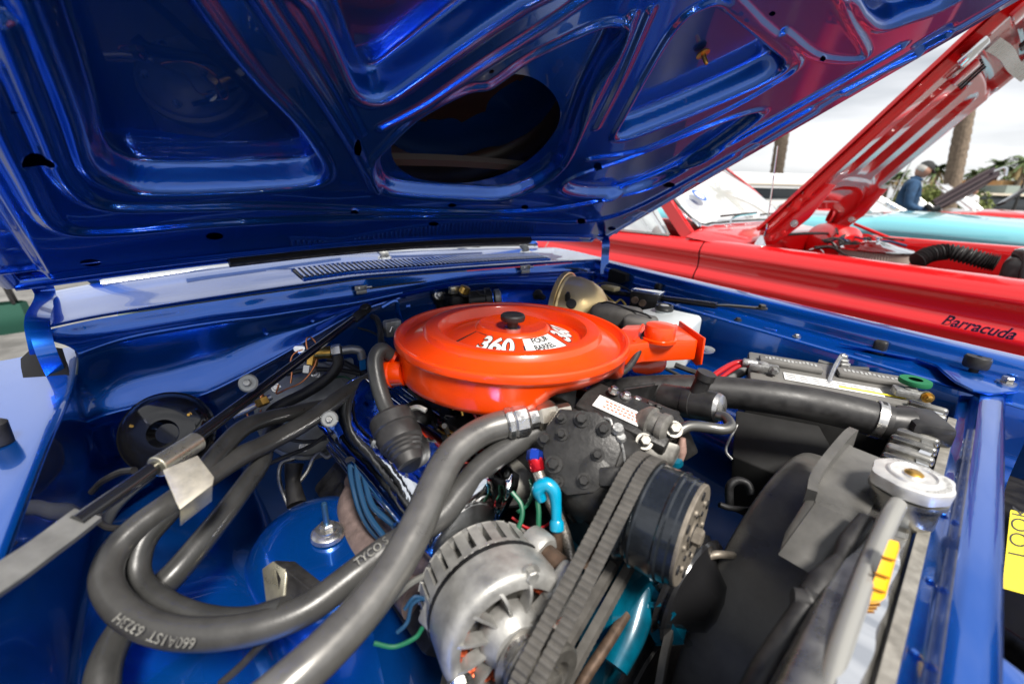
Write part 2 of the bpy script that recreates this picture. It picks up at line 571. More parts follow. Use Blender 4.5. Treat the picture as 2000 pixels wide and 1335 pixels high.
for q, r in (((521, 652), .004), ((611, 627), .004), ((797, 598), .006)):
    p = at(*q, x=LIP[4].x + .026)
    lathe('plug', [(r, -.004), (r * 1.1, .003), (r * .5, .005)], p, (1, -.2, .3), BLUE_IN, firewall, n=14)
# bright kick of sheet metal behind the wiper motor
tube('dash_rib', [at(745, 600, x=FWX + .06), at(772, 588, x=FWX + .06), at(778, 610, x=FWX + .06), at(788, 640, x=FWX + .05)], .006, BLUE_IN, firewall, n=8)

# weather strip clips with the black cable
for k, (a, b) in enumerate([(705, 562), (1026, 522)]):
    p = at(a, b, x=LIP[5 if k == 0 else 8].x + .010)
    s = 1.0 if k == 0 else 1.25
    c = box('cable_clip', p, (.004, .030 * s, .011 * s), ALU, blue, bevel=.001)
    box('foot', p + Vector((.002, 0, -.010 * s)), (.003, .026 * s, .008 * s), ALU, c, bevel=.0008)
    hexbolt('rivet', p + Vector((.003, -.006 * s, .001)), (1, 0, .2), .003, .002, STEEL, c, washer=False)
    lathe('crimp', [(.0035, 0), (.0035, .014)], p + Vector((.005, .010 * s, .001)), (0, 1, 0), STEEL, c, n=12)
tube('hood_release_cable', [at(722, 563, x=-.505), at(800, 553, x=-.50), at(900, 541, x=-.50), at(1000, 529, x=-.49), at(1100, 524, x=-.48), at(1140, 527, x=-.47), at(1157, 540, x=-.46), at(1163, 560, x=-.45)],
     .0022, RUBBER, blue, n=8)
tube('hood_release_cable', [at(1040, 521, x=-.49), at(1090, 521, x=-.485), at(1140, 526, x=-.475)], .0018, RUBBER, blue, n=8)

# --- passenger fender, its inner ledge and apron
def rowsX(xs, prof):
    """rows along X of a profile given as a function of x returning [(y,z)..]"""
    cols = [[Vector((x, y, z)) for (y, z) in prof(x)] for x in xs]
    return list(map(list, zip(*cols)))
def p_edge(x):
    return float(np.interp(x, [-.6, -.4, -.22, -.1, .03, .62], [.0, .0, -.016, -.024, -.031, -.056]))
def p_ledge(x):
    e = p_edge(x)
    return [(a + e, b) for a, b in _ledge]
_ledge = [(-.835, .45), (-.830, .70), (-.815, .86), (-.775, .915), (-.735, .925), (-.700, .922), (-.688, .905), (-.680, .872), (-.660, .868), (-.60, .872),
            (-.553, .876), (-.546, .870)]
xs = [-.62, -.5, -.38, -.2, 0, .2, .4, .62]
pf = grid('passenger_fender', rowsX(xs, p_ledge), BLUE, blue, su=4, sv=5)
def p_apron(x):
    h = .045 * math.exp(-((x + .02) / .16) ** 2)
    e = p_edge(x)
    return [(-.5475 + e, .872), (-.549 + e, .84), (-.551 + e, .77), (-.552 + e * .6, .715), (-.535, .680 + h * .5), (-.47, .655 + h), (-.40, .640 + h), (-.345, .60 + h * .6), (-.325, .54), (-.32, .42), (-.32, .2)]
inner = grid('passenger_inner_fender', rowsX([-.58, -.5, -.4, -.3, -.2, -.1, 0, .1, .2, .3, .4, .52], p_apron), BLUE_IN, blue, su=4, sv=5)
# shock tower with a stud on top
tw = at(640, 1040, z=.72)
tower = grid('shock_tower', [[tw + Vector((a * r * 1.25, b * r, h)) for a, b in [(cos(q), sin(q)) for q in np.linspace(0, 2 * pi, 17)]]
                            for r, h in ((.150, -.20), (.125, -.09), (.105, -.035), (.080, -.012), (.055, -.006), (.03, -.006), (.004, -.006))], BLUE_IN, blue, su=2, sv=4)
lathe('mount_washer', [(.023, 0), (.022, .006), (.018, .009), (.010, .011)], tw + Vector((0, 0, -.004)), (0, 0, 1), STEEL, tower, n=32)
hexbolt('mount_nut', tw + Vector((0, 0, .007)), (0, 0, 1), .010, .010, STEEL, tower)
lathe('mount_stud', [(.004, 0), (.004, .034), (.003, .036)], tw + Vector((0, 0, .015)), (0, 0, 1), mat('blue steel', (.05, .13, .25), .7, .35), tower, n=12)

# small bracket of folded zinc on the apron
b0 = at(545, 1140, t=.52)
prism('folded_bracket', [at(510, 1110, t=.53), at(533, 1093, t=.53), at(560, 1110, t=.52), at(552, 1180, t=.50), at(520, 1190, t=.51)], (0.004, .012, -.02), ZINC, blue, bevel=.002)
prism('folded_bracket', [at(535, 1093, t=.53), at(605, 1150, t=.50), at(598, 1172, t=.50), at(548, 1175, t=.505)], (0.01, .02, -.006), BLACKS, blue, bevel=.001)

# black rubber bumper, slots on the passenger ledge
for q in ((-6, 850), ):
    p = at(*q, z=.885)
    lathe('rubber_bumper', [(.013, -.01), (.013, .016), (.009, .019)], p, (0, 0, 1), RUBBER, blue, n=24)

# --- driver fender, ledge and apron
def crest(x):
    u = (x + .45) / 1.0
    return .815 - .085 * u, .952 - .024 * u
def d_fender(x):
    y, z = crest(x)
    return [(y + .11, .45), (y + .10, .72), (y + .085, .87), (y + .062, z - .014), (y + .035, z - .002), (y, z), (y - .018, z - .005), (y - .026, z - .022),
            (y - .030, z - .046), (y - .045, z - .052), (y - .085, z - .056), (y - .092, z - .060)]
xs2 = [-.60, -.45, -.3, -.1, .1, .3, .5, .66]
grid('driver_fender', rowsX(xs2, d_fender), BLUE, blue, su=4, sv=5)
def d_apron(x):
    y, z = crest(x)
    y -= .0925; z -= .061
    return [(y, z), (y - .004, z - .02), (y - .010, z - .07), (y - .016, .775), (y - .035, .748), (y - .12, .735), (y - .18, .725), (y - .235, .69), (y - .25, .6), (y - .25, .3)]
grid('driver_inner_fender', rowsX([-.55, -.45, -.3, -.15, 0, .15, .3, .45, .58], d_apron), BLUE_IN, blue, su=4, sv=5)
# ledge: rubber blocks, bolts and stamped slots
def ledge_pt(x, f=.5):
    y, z = crest(x)
    return Vector((x, y - .045 - .04 * f, z - .052 - .004 * f))
for (q, s) in (((1324, 552), .021), ((1740, 650), .024)):
    pa = at(*q, z=.915)
    x = pa.x
    y, z = crest(x)
    c = Vector((x, y - .036, z - .040))
    rb = box('rubber_block', c + Vector((0, 0, .004)), (s, .018, .030), RUBBER, blue, bevel=.006, seg=3)
for x in (-.22, -.12, -.02, .06, .14, .20, .33):
    p = ledge_pt(x, .6)
    if x in (-.12, .06, .20):
        hexbolt('ledge_bolt', p + Vector((0, 0, .001)), (0, 0, 1), .006, .006, STEEL if x != .06 else BLACKS, blue)
    else:
        box('ledge_emboss', p + Vector((0, 0, .001)), (.030, .010, .004), BLUE, blue, bevel=.002)
# support corner plate, rubber stop, bolt
def corner_plate():
    z = .893
    pts = [(1640, 668), (1752, 680), (1830, 690), (1900, 706), (1992, 740), (1990, 762), (1940, 766), (1900, 760), (1865, 742), (1830, 712), (1790, 698)]
    return [at(a, b, z=z) for a, b in pts]
cp = prism('corner_plate', corner_plate(), (0, 0, -.006), BLUE, blue, bevel=.002)
pp = at(1902, 722, z=.895)
st = lathe('rubber_stop', [(.007, -.004), (.007, .006), (.018, .006), (.019, .010), (.019, .024), (.017, .027), (.004, .027), (.004, .022)], pp, (0, 0, 1), RUBBER, blue, n=32)
hexbolt('plate_bolt', at(1965, 748, z=.894), (0, 0, 1), .009, .012, STEEL, blue)

# --- radiator support: flat bar across the front with a rolled inner edge
FS = lambda y: -.0565 * (y - .1)          # the front of the car sits a little askew
sup = [(.512, .78), (.516, .850), (.520, .862), (.533, .866), (.538, .880), (.542, .8855), (.564, .886), (.568, .882), (.569, .80)]
ysup = np.linspace(-.56, .66, 12)
grid('radiator_support', [[Vector((x + FS(y), y, z)) for y in ysup] for x, z in sup], BLUE, blue, su=1, sv=3)
prism('support_end', [at(1905, 1185, z=.884), at(1925, 1255, z=.884), at(2010, 1320, z=.884), at(2060, 1420, z=.884), at(1890, 1420, z=.884), at(1895, 1250, z=.884)], (0, 0, -.006), BLUE, blue, bevel=.002)
for y in (.18, .05, -.05):
    hexbolt('support_rivet', (.527 + FS(y), y, .864), (0, 0, 1), .003, .003, BLUE, blue, washer=False)
# dark space in front of the support, with the yellow tag hanging there
gr = thing('grille_assembly', 'dark grille and light housing ahead of the radiator support', 'grille', (.68, .3, .5))
for k, y in enumerate((.62, .50, .38)):
    lathe('lamp_housing', [(.065, 0), (.07, .05), (.05, .08)], (.66, y - .05, .80), (1, 0, 0), BLACKS, gr, n=28)
box('grille_panel', (.90, .1, .58), (.02, 1.5, .36), BLACKS, gr, bevel=.003)
box('valance', (.74, .1, .66), (.34, 1.5, .02), BLACKS, gr, bevel=.003)
for k, (y, z) in enumerate(((.30, .74), (.18, .70), (.02, .72), (-.1, .70))):
    tube('bracket_tube', [(.60, y + .08, z), (.68, y, z + .03), (.80, y - .06, z)], .016, (BLACKS, GREASE, ALU, BLACKS)[k], gr, n=10)
box('headlight_bucket', (.70, .30, .74), (.12, .16, .12), PLASTIC, gr, bevel=.02)
lathe('bumper_bolt', [(.02, 0), (.022, .01), (.012, .02)], (.64, .06, .72), (.3, -.3, .9), STEEL, gr, n=16)
tagp = [at(1974, 995, t=.50), at(2040, 1010, t=.505), at(2030, 1165, t=.445), at(1958, 1145, t=.44)]
yt = prism('yellow_tag', tagp, (.001, .0, -.001), YELLOW, None)
tag(yt, 'yellow paper tag hanging ahead of the radiator support', 'tag')
xd = (tagp[0] - tagp[3]).normalized(); yd = (tagp[0] - tagp[1]).normalized()
text('tag_lettering', 'LOOK', tagp[3] + (tagp[2] - tagp[3]) * .55 + (tagp[0] - tagp[3]) * .40, xd, yd, .034, DKPRINT, yt, depth=.0012, squeeze=.8)

# ------------------------------------------------------------------ the hood (a part of the blue car)
HX, HZ, HPHI = -.565, .985, radians(30.5)
HN = Vector((-sin(HPHI), 0, cos(HPHI)))     # upwards, away from the engine
HV = Vector((cos(HPHI), 0, sin(HPHI)))
HC, HHW = .165, .765
def crown(y):
    return .036 * (1 - ((y - HC) / HHW) ** 2)
def hpt(y, v, h):
    return Vector((HX, y, HZ)) + HV * v + HN * (crown(y) + h)
def hood_yv(px, py):
    off = 0.0
    d = CR * ((px - 1000) / FOCAL) + CU * ((667.5 - py) / FOCAL) + CF
    for _ in range(6):
        o = Vector((HX, 0, HZ)) + HN * off
        t = (o - CAM).dot(HN) / d.dot(HN)
        p = CAM + d * t
        off = crown(max(-.7, min(1.0, p.y)))
    return (p.y, (p - o).dot(HV))
def HP(pts):
    return np.array([hood_yv(*p) for p in pts])
POCKETS = [
    # outline in the photograph, depth, edge softness
    ([(30, -140), (80, 0), (161, 225), (190, 325), (232, 357), (300, 373), (450, 369), (600, 358), (632, 335), (588, 262), (480, 150), (363, 0), (262, -140)], .040, .012),
    ([(560, -140), (622, 0), (652, 60), (694, 161), (712, 185), (738, 192), (765, 182), (810, 150), (918, 71), (1023, 0), (1200, -120)], .040, .010),
    ([(738, 322), (752, 366), (806, 379), (900, 384), (997, 382), (1087, 332), (1147, 187), (1207, 76), (1195, 58), (1160, 64), (1087, 97), (1031, 127), (960, 176), (911, 186), (825, 232), (770, 282)], .024, .009),
    ([(1208, 262), (1228, 224), (1280, 132), (1334, 48), (1376, 20), (1402, 18), (1424, 36), (1500, 96), (1530, 124), (1514, 144), (1440, 180), (1332, 226), (1260, 254), (1224, 266)], .040, .011),
    ([(1104, 368), (1125, 347), (1212, 318), (1320, 276), (1400, 244), (1468, 222), (1478, 230), (1400, 288), (1320, 340), (1260, 368), (1200, 381), (1135, 380)], .022, .009),
    ([(1640, -90), (1688, 0), (1706, 28), (1735, 46), (1792, 28), (1860, 0), (1960, -80)], .036, .012),
]
OVAL = [(772, 322), (775, 292), (795, 262), (840, 226), (890, 199), (937, 184), (975, 176), (1012, 173), (1045, 178), (1072, 192), (1092, 213), (1102, 240),
        (1097, 268), (1079, 295), (1055, 320), (1023, 343), (985, 361), (937, 374), (895, 378), (855, 376), (820, 370), (795, 358), (779, 342)]
# stamped beads (raised lines) on the ribs
BEADS = [
    ([(470, -60), (560, 80), (640, 200), (700, 300), (735, 370)], .010, .010),
    ([(500, -80), (600, 70), (660, 175), (706, 262)], .008, .007),
    ([(0, 40), (80, 240), (130, 350), (200, 400), (330, 405), (520, 402), (760, 410), (1000, 412), (1150, 395), (1300, 345), (1480, 250), (1640, 160), (1760, 90)], .012, .011),
    ([(-40, 160), (40, 330), (110, 440), (220, 452), (420, 436), (700, 424), (950, 424), (1130, 432), (1230, 410), (1400, 320), (1560, 225), (1700, 150), (1850, 70)], .012, .010),
    ([(1235, 30), (1195, 130), (1140, 240), (1100, 320)], .009, .008),
    ([(1270, 20), (1215, 150), (1165, 250)], .008, .007),
    ([(745, 250), (830, 205), (940, 130), (1050, 60), (1150, -10)], .009, .009),
    ([(1150, 310), (1260, 290), (1400, 225), (1500, 170), (1560, 120), (1480, 40), (1420, -20)], .009, .008),
    ([(1530, 60), (1600, 110), (1690, 110), (1660, 40), (1620, -40)], .008, .010),
]
HOLES = [(72, 311, 33, 13), (419, 461, 17, 7), (177, 513, 21, 7), (28, 218, 9, 5), (697, 284, 8, 13), (1167, 324, 8, 7), (847, 437, 10, 4), (1306, 361, 12, 5),
         (1508, 27, 7, 5), (1605, 110, 6, 5), (883, 401, 8, 4), (690, 408, 8, 4), (1025, 404, 7, 4), (1135, 430, 8, 4), (1195, 446, 8, 4), (960, 140, 6, 4)]

ST = .0027
Y0, Y1, V0, V1 = -.60, .93, 0.0, 1.16
ny, nv = int((Y1 - Y0) / ST), int((V1 - V0) / ST)
gy, gvv = np.meshgrid(np.linspace(Y0, Y1, ny), np.linspace(V0, V1, nv), indexing='ij')
pts = np.stack([gy.ravel(), gvv.ravel()], 1)
def seg_dist(P, A, B):
    d = B - A
    t = np.clip(((P - A) @ d) / max(1e-12, d @ d), 0, 1)
    q = A + t[:, None] * d
    return np.sqrt(((P - q) ** 2).sum(1)), q
def smooth_poly(poly, res=5, closed=True):
    return np.array([[p.x, p.y] for p in catmull([Vector((a, b, 0)) for a, b in poly], res, closed)])
def sdf(P, poly):
    n = len(poly)
    best = np.full(len(P), 1e9)
    near = np.zeros_like(P)
    inside = np.zeros(len(P), bool)
    for i in range(n):
        A, B = poly[i], poly[(i + 1) % n]
        d, q = seg_dist(P, A, B)
        m = d < best
        best[m] = d[m]
        near[m] = q[m]
        c = (A[1] > P[:, 1]) != (B[1] > P[:, 1])
        if A[1] != B[1]:
            xi = (B[0] - A[0]) * (P[:, 1] - A[1]) / (B[1] - A[1]) + A[0]
            inside ^= c & (P[:, 0] < xi)
    return np.where(inside, -best, best), near
def sstep(x):
    x = np.clip(x, 0, 1)
    return x * x * (3 - 2 * x)
H = np.zeros(len(pts))
# flanges along the rear and the two sides are stepped up towards the outer skin
H += .020 * sstep((.062 - pts[:, 1]) / .016)
H -= .006 * np.exp(-((pts[:, 1] - .072) / .009) ** 2)
H += .020 * sstep((pts[:, 0] - (.878 - .02 * pts[:, 1])) / .012)
H -= .006 * np.exp(-((pts[:, 0] - (.866 - .02 * pts[:, 1])) / .008) ** 2)
H += .020 * sstep((-.545 - pts[:, 0]) / .014)
for pl_, dep_, soft in POCKETS:
    po = smooth_poly(HP(pl_), 4)
    s, _ = sdf(pts, po)
    H += dep_ * sstep(-s / (soft * .72))
    H -= .0055 * sstep((.0075 - np.abs(s - .0105)) / .0040)
for bl_, w_, h_ in BEADS:
    po = smooth_poly(HP(bl_), 5, False)
    best = np.full(len(pts), 1e9)
    for i in range(len(po) - 1):
        d, _ = seg_dist(pts, po[i], po[i + 1])
        best = np.minimum(best, d)
    H -= h_ * .75 * sstep((w_ * .85 - best) / .0045)
# notched, scalloped edge on the driver side
H += .006 * sstep((np.sin(pts[:, 1] * 34) - .55) / .2) * sstep((pts[:, 0] - .80) / .01) * sstep((.872 - pts[:, 0]) / .01)
# spot welds along the flanges
for wy, wv in [(y_, .030) for y_ in np.arange(-.55, .88, .055)] + [(.900 - .02 * v_, v_) for v_ in np.arange(.08, 1.1, .055)] + [(-.572, v_) for v_ in np.arange(.08, 1.1, .06)]:
    ix = np.where((np.abs(pts[:, 0] - wy) < .015) & (np.abs(pts[:, 1] - wv) < .015))[0]
    H[ix] += .0022 * np.exp(-(((pts[ix, 0] - wy) ** 2 + (pts[ix, 1] - wv) ** 2) / .0045 ** 2))
# press the sheet: a light blur rounds every stamped edge as a die would
Hg = H.reshape(ny, nv)
for _ in range(1):
    for axis in (0, 1):
        pad = np.pad(Hg, [(2, 2) if a_ == axis else (0, 0) for a_ in (0, 1)], mode='edge')
        sl = lambda k: pad[k:k + Hg.shape[0], :] if axis == 0 else pad[:, k:k + Hg.shape[1]]
        Hg = (sl(0) + 4 * sl(1) + 6 * sl(2) + 4 * sl(3) + sl(4)) / 16
H = Hg.ravel()
cut = np.full(len(pts), 1e9)
nearp = pts.copy()
polys = [smooth_poly(HP(OVAL), 4)]
for (a, b, ra, rb) in HOLES:
    polys.append(HP([(a + ra * cos(q), b + rb * sin(q)) for q in np.linspace(0, 2 * pi, 20, endpoint=False)]))
for po in polys:
    lo, hi = po.min(0) - .02, po.max(0) + .02
    idx = np.where((pts[:, 0] > lo[0]) & (pts[:, 0] < hi[0]) & (pts[:, 1] > lo[1]) & (pts[:, 1] < hi[1]))[0]
    if len(idx) == 0: continue
    s, q = sdf(pts[idx], po)
    m = s < cut[idx]
    cut[idx[m]] = s[m]
    nearp[idx[m]] = q[m]
snap = (cut < 0) & (cut > -1.6 * ST)
pp2 = pts.copy()
pp2[snap] = nearp[snap]
cr = .036 * (1 - ((pp2[:, 0] - HC) / HHW) ** 2)
co = np.array(Vector((HX, 0, HZ)))[None, :] + pp2[:, 1:2] * np.array(HV)[None, :] + (cr + H)[:, None] * np.array(HN)[None, :]
co[:, 1] += pp2[:, 0]
ii, jj = np.meshgrid(np.arange(ny - 1), np.arange(nv - 1), indexing='ij')
a = (ii * nv + jj).ravel()
quads = np.stack([a, a + 1, a + nv + 1, a + nv], 1)
# trimmed outline: rounded rear corners, edge kept to the photograph's line
keep = (cut[quads].max(1) > 0) & ~((cut[quads] < -1.6 * ST).any(1))
cyv = pts[quads].mean(1)
corner = (cyv[:, 0] > .93 - .05 + .05 * np.sqrt(np.clip(1 - ((.05 - cyv[:, 1]) / .05) ** 2, 0, 1))) & (cyv[:, 1] < .05)
keep &= ~corner
quads = quads[keep]
me = bpy.data.meshes.new('hood')
me.from_pydata(co.tolist(), [], quads.tolist())
bm = bmesh.new(); bm.from_mesh(me)
bmesh.ops.delete(bm, geom=[v for v in bm.verts if not v.link_faces], context='VERTS')
bm.to_mesh(me); bm.free()
hood = finish(me, 'hood', BLUE_IN, blue, angle=60)
# outer skin of the hood with a folded hem
skin = []
for y in np.linspace(Y0 - .012, Y1 + .012, 30):
    skin.append([hpt(y, v, .046 if (Y0 < y < Y1) else .026) for v in np.linspace(-.012, V1 + .01, 24)])
# opening in the skin above the oval, covered by a scoop, is modelled as a raised blister
ov = HP(OVAL).mean(0)
for i, y in enumerate(np.linspace(Y0 - .012, Y1 + .012, 30)):
    for j, v in enumerate(np.linspace(-.012, V1 + .01, 24)):
        e = math.exp(-(((y - ov[0]) / .30) ** 4 + ((v - ov[1]) / .30) ** 4))
        skin[i][j] = skin[i][j] + HN * (.085 * e)
grid('outer_skin', skin, BLUE, hood, su=1, sv=1)
for nm, pth in (('rear_hem', [hpt(y, -.004, .030) for y in np.linspace(Y0, Y1 - .05, 24)]),
                ('driver_hem', [hpt(Y1 + .003, v, .032) for v in np.linspace(.05, V1, 20)]),
                ('passenger_hem', [hpt(Y0 - .003, v, .032) for v in np.linspace(0, V1, 20)])):
    tube(nm, pth, .015 if nm != 'driver_hem' else .010, BLUE, hood, n=10, res=2)
# scoop liner seen through the oval
po = smooth_poly(HP(OVAL), 3)
c0 = po.mean(0)
LR = []
for k, (sc_, hh) in enumerate([(1.03, .027), (1.12, .034), (1.30, .060), (1.32, .105), (1.1, .125), (.5, .130), (.02, .130)]):
    LR.append([hpt(c0[0] + (q[0] - c0[0]) * sc_, c0[1] + (q[1] - c0[1]) * sc_, hh) for q in list(po) + [po[0]]])
grid('scoop_liner', LR, HOLE, hood, su=1, sv=3)
l0, l1 = hood_yv(778, 338), hood_yv(1030, 345)
strip('scoop_lip', [hpt(l0[0] - .02, l0[1] - .03, .045), hpt((l0[0] + l1[0]) / 2, (l0[1] + l1[1]) / 2 - .03, .047), hpt(l1[0] + .03, l1[1] - .03, .045)], .022, .012,
      mat('grey sealing foam', (.07, .067, .065), 0, .8), hood, up=HN)
# rubber weather strip along the rear edge
w0 = []
for q in [(455, 497), (600, 480), (750, 467), (900, 459), (1060, 459)]:
    y, v = hood_yv(*q)
    w0.append(hpt(y, max(-.02, min(.01, v)), .012))
strip('weather_strip', w0, .022, .018, RUBBER, hood, up=HN, res=8)
strip('strip_tape', [p - HN * .0093 for p in w0], .007, .0016, mat('worn tape', (.16, .15, .14), 0, .7, noise=.6, nscale=80), hood, up=HN, res=8)
# rubber plunger screwed into pocket D
y, v = hood_yv(1385, 138)
pin = hpt(y, v, .034)
lathe('hood_pin', [(.011, 0), (.012, -.003), (.004, -.004), (.0035, -.020), (.002, -.022)], pin, HN, BRASS, hood, n=20)
# hinge arms
def hinge(name, pts_, w):
    h_ = strip(name, pts_, w, .006, BLUE, blue, up=(CAM - V(pts_[2])).normalized(), res=8)
    return h_
ha = [at(18, 458, y=-.58), at(58, 520, y=-.58), at(92, 570, y=-.578), at(78, 620, y=-.576), at(88, 680, y=-.574), at(120, 750, y=-.57)]
hinge('hinge_arm', ha, .024)
strip('hinge_link', [p + Vector((-.004, -.014, -.004)) for p in ha[1:5]], .010, .014, BLUE, blue, up=(CAM - ha[2]).normalized(), res=6)
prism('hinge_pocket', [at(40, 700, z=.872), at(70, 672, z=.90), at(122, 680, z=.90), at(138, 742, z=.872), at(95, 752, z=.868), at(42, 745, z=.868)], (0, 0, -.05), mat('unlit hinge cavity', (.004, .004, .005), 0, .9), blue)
hb = [hpt(.86, .06, 0), at(1183, 470, y=.80), at(1182, 500, y=.795), at(1180, 535, y=.79)]
hinge('hinge_arm', hb, .026)
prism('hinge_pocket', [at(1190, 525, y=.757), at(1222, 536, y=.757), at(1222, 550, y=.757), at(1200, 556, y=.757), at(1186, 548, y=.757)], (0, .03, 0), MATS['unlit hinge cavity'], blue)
# ------------------------------------------------------------------ air cleaner
ac = thing('air_cleaner', 'round orange air cleaner with lettered lid on top of the engine', 'air cleaner', (0, 0, .89))
O = Vector((0, 0, .966))
lid_prof = [(.184, -.010), (.1895, -.0095), (.1915, -.006), (.1915, -.002), (.1905, .003), (.188, .005), (.1845, .004), (.1805, -.003), (.177, -.006), (.172, -.005),
            (.1485, .0048), (.1465, .0062), (.1435, .0118), (.1415, .0138), (.1385, .0146), (.1255, .0146), (.1220, .0138), (.1195, .0105), (.1150, -.003), (.1125, -.005), (.108, -.005), (.104, -.004),
            (.062, .0115), (.0590, .0150), (.0555, .0168), (.0510, .0155), (.030, .0085), (.014, .0075)]
lid = lathe('lid', lid_prof, O, (0, 0, 1), ORANGE, ac, n=128, angle=24)
RH = Vector((CR.x, CR.y, 0)).normalized()
NEAR = Vector((-VH.x, -VH.y, 0))
def lid_pt(phi, r, e=.0006):
    h = float(np.interp(r, [.062, .104], [.0115, -.0040])) + e
    return O + (NEAR * cos(phi) + RH * sin(phi)) * r + Vector((0, 0, h))
def sector(name, a0, a1, r0, r1, material, e, n=18):
    v = [lid_pt(a0 + (a1 - a0) * i / n, r, e) for i in range(n + 1) for r in (r0, r1)]
    return pyd(name, v, [(2 * i, 2 * i + 1, 2 * i + 3, 2 * i + 2) for i in range(n)], material, lid)
D = radians
sector('decal_border', D(-64), D(120), .0605, .1035, DKPRINT, .0004, 48)
sector('decal_field', D(-60), D(12), .0650, .1035, ORPRINT, .0007)
sector('decal_field', D(14), D(60), .0650, .1035, WHITE, .0007)
sector('decal_field', D(62), D(116), .0650, .1035, ORPRINT, .0007)
def ring_text(name, s, phi0, rb, size, material, sq=1.0, e=.0011, bold=0.0):
    def fn(u, w):
        return lid_pt(phi0 + u / .083, rb - w, e)
    return text(name, s, (0, 0, 0), (1, 0, 0), (0, 1, 0), size, material, lid, align='CENTER', squeeze=sq, fn=fn, bold=bold)
ring_text('lettering', '360', D(-17), .0965, .044, DKPRINT, .86, .0010, bold=.0032)
ring_text('lettering', '360', D(-17), .0965, .044, WHITE, .86, .0014, bold=.0014)
ring_text('lettering', 'FOUR', D(37), .0765, .0150, DKPRINT, .95, .0011, bold=.0004)
ring_text('lettering', 'BARREL', D(36), .0915, .0150, DKPRINT, .72, .0011, bold=.0004)
ring_text('lettering', '360', D(87), .0965, .044, DKPRINT, .86, .0010, bold=.0032)
ring_text('lettering', '360', D(87), .0965, .044, WHITE, .86, .0014, bold=.0014)
lathe('knob', [(.008, .006), (.0085, .016), (.009, .0195), (.0185, .022), (.0195, .025), (.0195, .029), (.0175, .0315), (.010, .0325)], O, (0, 0, 1), RUBBER, ac, n=40)
lathe('knob_washer', [(.013, .0072), (.013, .010), (.008, .0105)], O, (0, 0, 1), STEEL, ac, n=24)
# bowl with the dent that clears the compressor
bv, bf = lathe_vf([(.187, -.0105), (.1865, -.013), (.1865, -.030), (.1865, -.047), (.1845, -.054), (.178, -.058), (.150, -.060), (.08, -.060)], O, (0, 0, 1), 128)
for v in bv:
    d = v - O
    ph = atan2(d.dot(RH), d.dot(NEAR))
    r = Vector((d.x, d.y)).length
    e = float(sstep(np.array((ph - D(4)) / D(18))) * sstep(np.array((D(78) - ph) / D(12))))
    if d.z < -.02:
        k = min(1, (-.02 - d.z) / .03)
        v.z += e * .024 * k
        v.x -= d.x / max(r, .01) * e * .012 * k
        v.y -= d.y / max(r, .01) * e * .012 * k
bowl = pyd('bowl', bv, bf, ORANGE, ac, angle=50)
LSC = Matrix.Translation(O) @ Matrix.Diagonal((.962, .962, 1, 1)) @ Matrix.Translation(-O)
for o_ in [lid, bowl] + list(lid.children):
    o_.data.transform(LSC)
# side tube
q0 = at(790, 728, t=.66); q1 = at(762, 730, t=.665)
lathe('side_tube', [(.0185, 0), (.0185, .018), (.0205, .020), (.0205, .032), (.017, .032), (.016, .012)], q0, (q1 - q0), ORANGE, ac, n=28)
tube('nipple', [at(775, 700, t=.665), at(758, 692, t=.665)], .010, ORANGE, ac, n=16, res=2)
# snorkel
zt = .953
sp = [at(1200, 650, z=zt), at(1222, 634, z=zt), at(1322, 632, z=zt), at(1364, 664, z=zt), at(1262, 668, z=zt), at(1222, 674, z=zt)]
sn = prism('snorkel', sp, (0, 0, -.036), ORANGE, ac, bevel=.003)
strip('seam_ridge', [at(1238, 666, z=zt + .001), at(1256, 634, z=zt + .001)], .004, .004, ORANGE, sn, smooth_path=False)
mo = [at(1326, 626, z=zt + .006), at(1370, 660, z=zt + .006)]
mo2 = (mo[1] - mo[0])
nrm = Vector((mo2.y, -mo2.x, 0)).normalized()
if nrm.dot(sp[3] - sp[4]) < 0: nrm = -nrm
dn = Vector((0, 0, -1))
flp = [mo[0], mo[1] + nrm * .004, mo[1] + nrm * .006 + dn * .048, mo[1] - mo2 * .12 + nrm * .004 + dn * .054, mo[0] + dn * .044]
prism('mouth_flange', flp, nrm * .004, ORANGE, sn, bevel=.0014)
vm = at(1287, 662, z=zt)
lathe('vacuum_motor', [(.028, -.002), (.0285, .003), (.0255, .004), (.025, .022), (.0235, .025), (.012, .0262)], vm, (0, 0, 1), ORANGE, ac, n=40)
hd0 = [at(1228, 704, t=.80), at(1300, 699, t=.84), at(1303, 716, t=.84), at(1294, 730, t=.835), at(1262, 734, t=.82), at(1236, 730, t=.80)]
prism('hot_air_door', hd0, (-.03, .05, .004), ORANGE, ac, bevel=.006, seg=3)
vh_ = tube('vacuum_hose', [at(1286, 642, t=.795), at(1272, 640, t=.780), at(1258, 656, t=.765), at(1246, 688, t=.745), at(1230, 714, t=.728), at(1210, 730, t=.715), at(1180, 742, t=.72)], .0055, RUBBER, None, n=12)
tag(vh_, 'thin black vacuum hose running down from the orange air cleaner snorkel', 'hose')

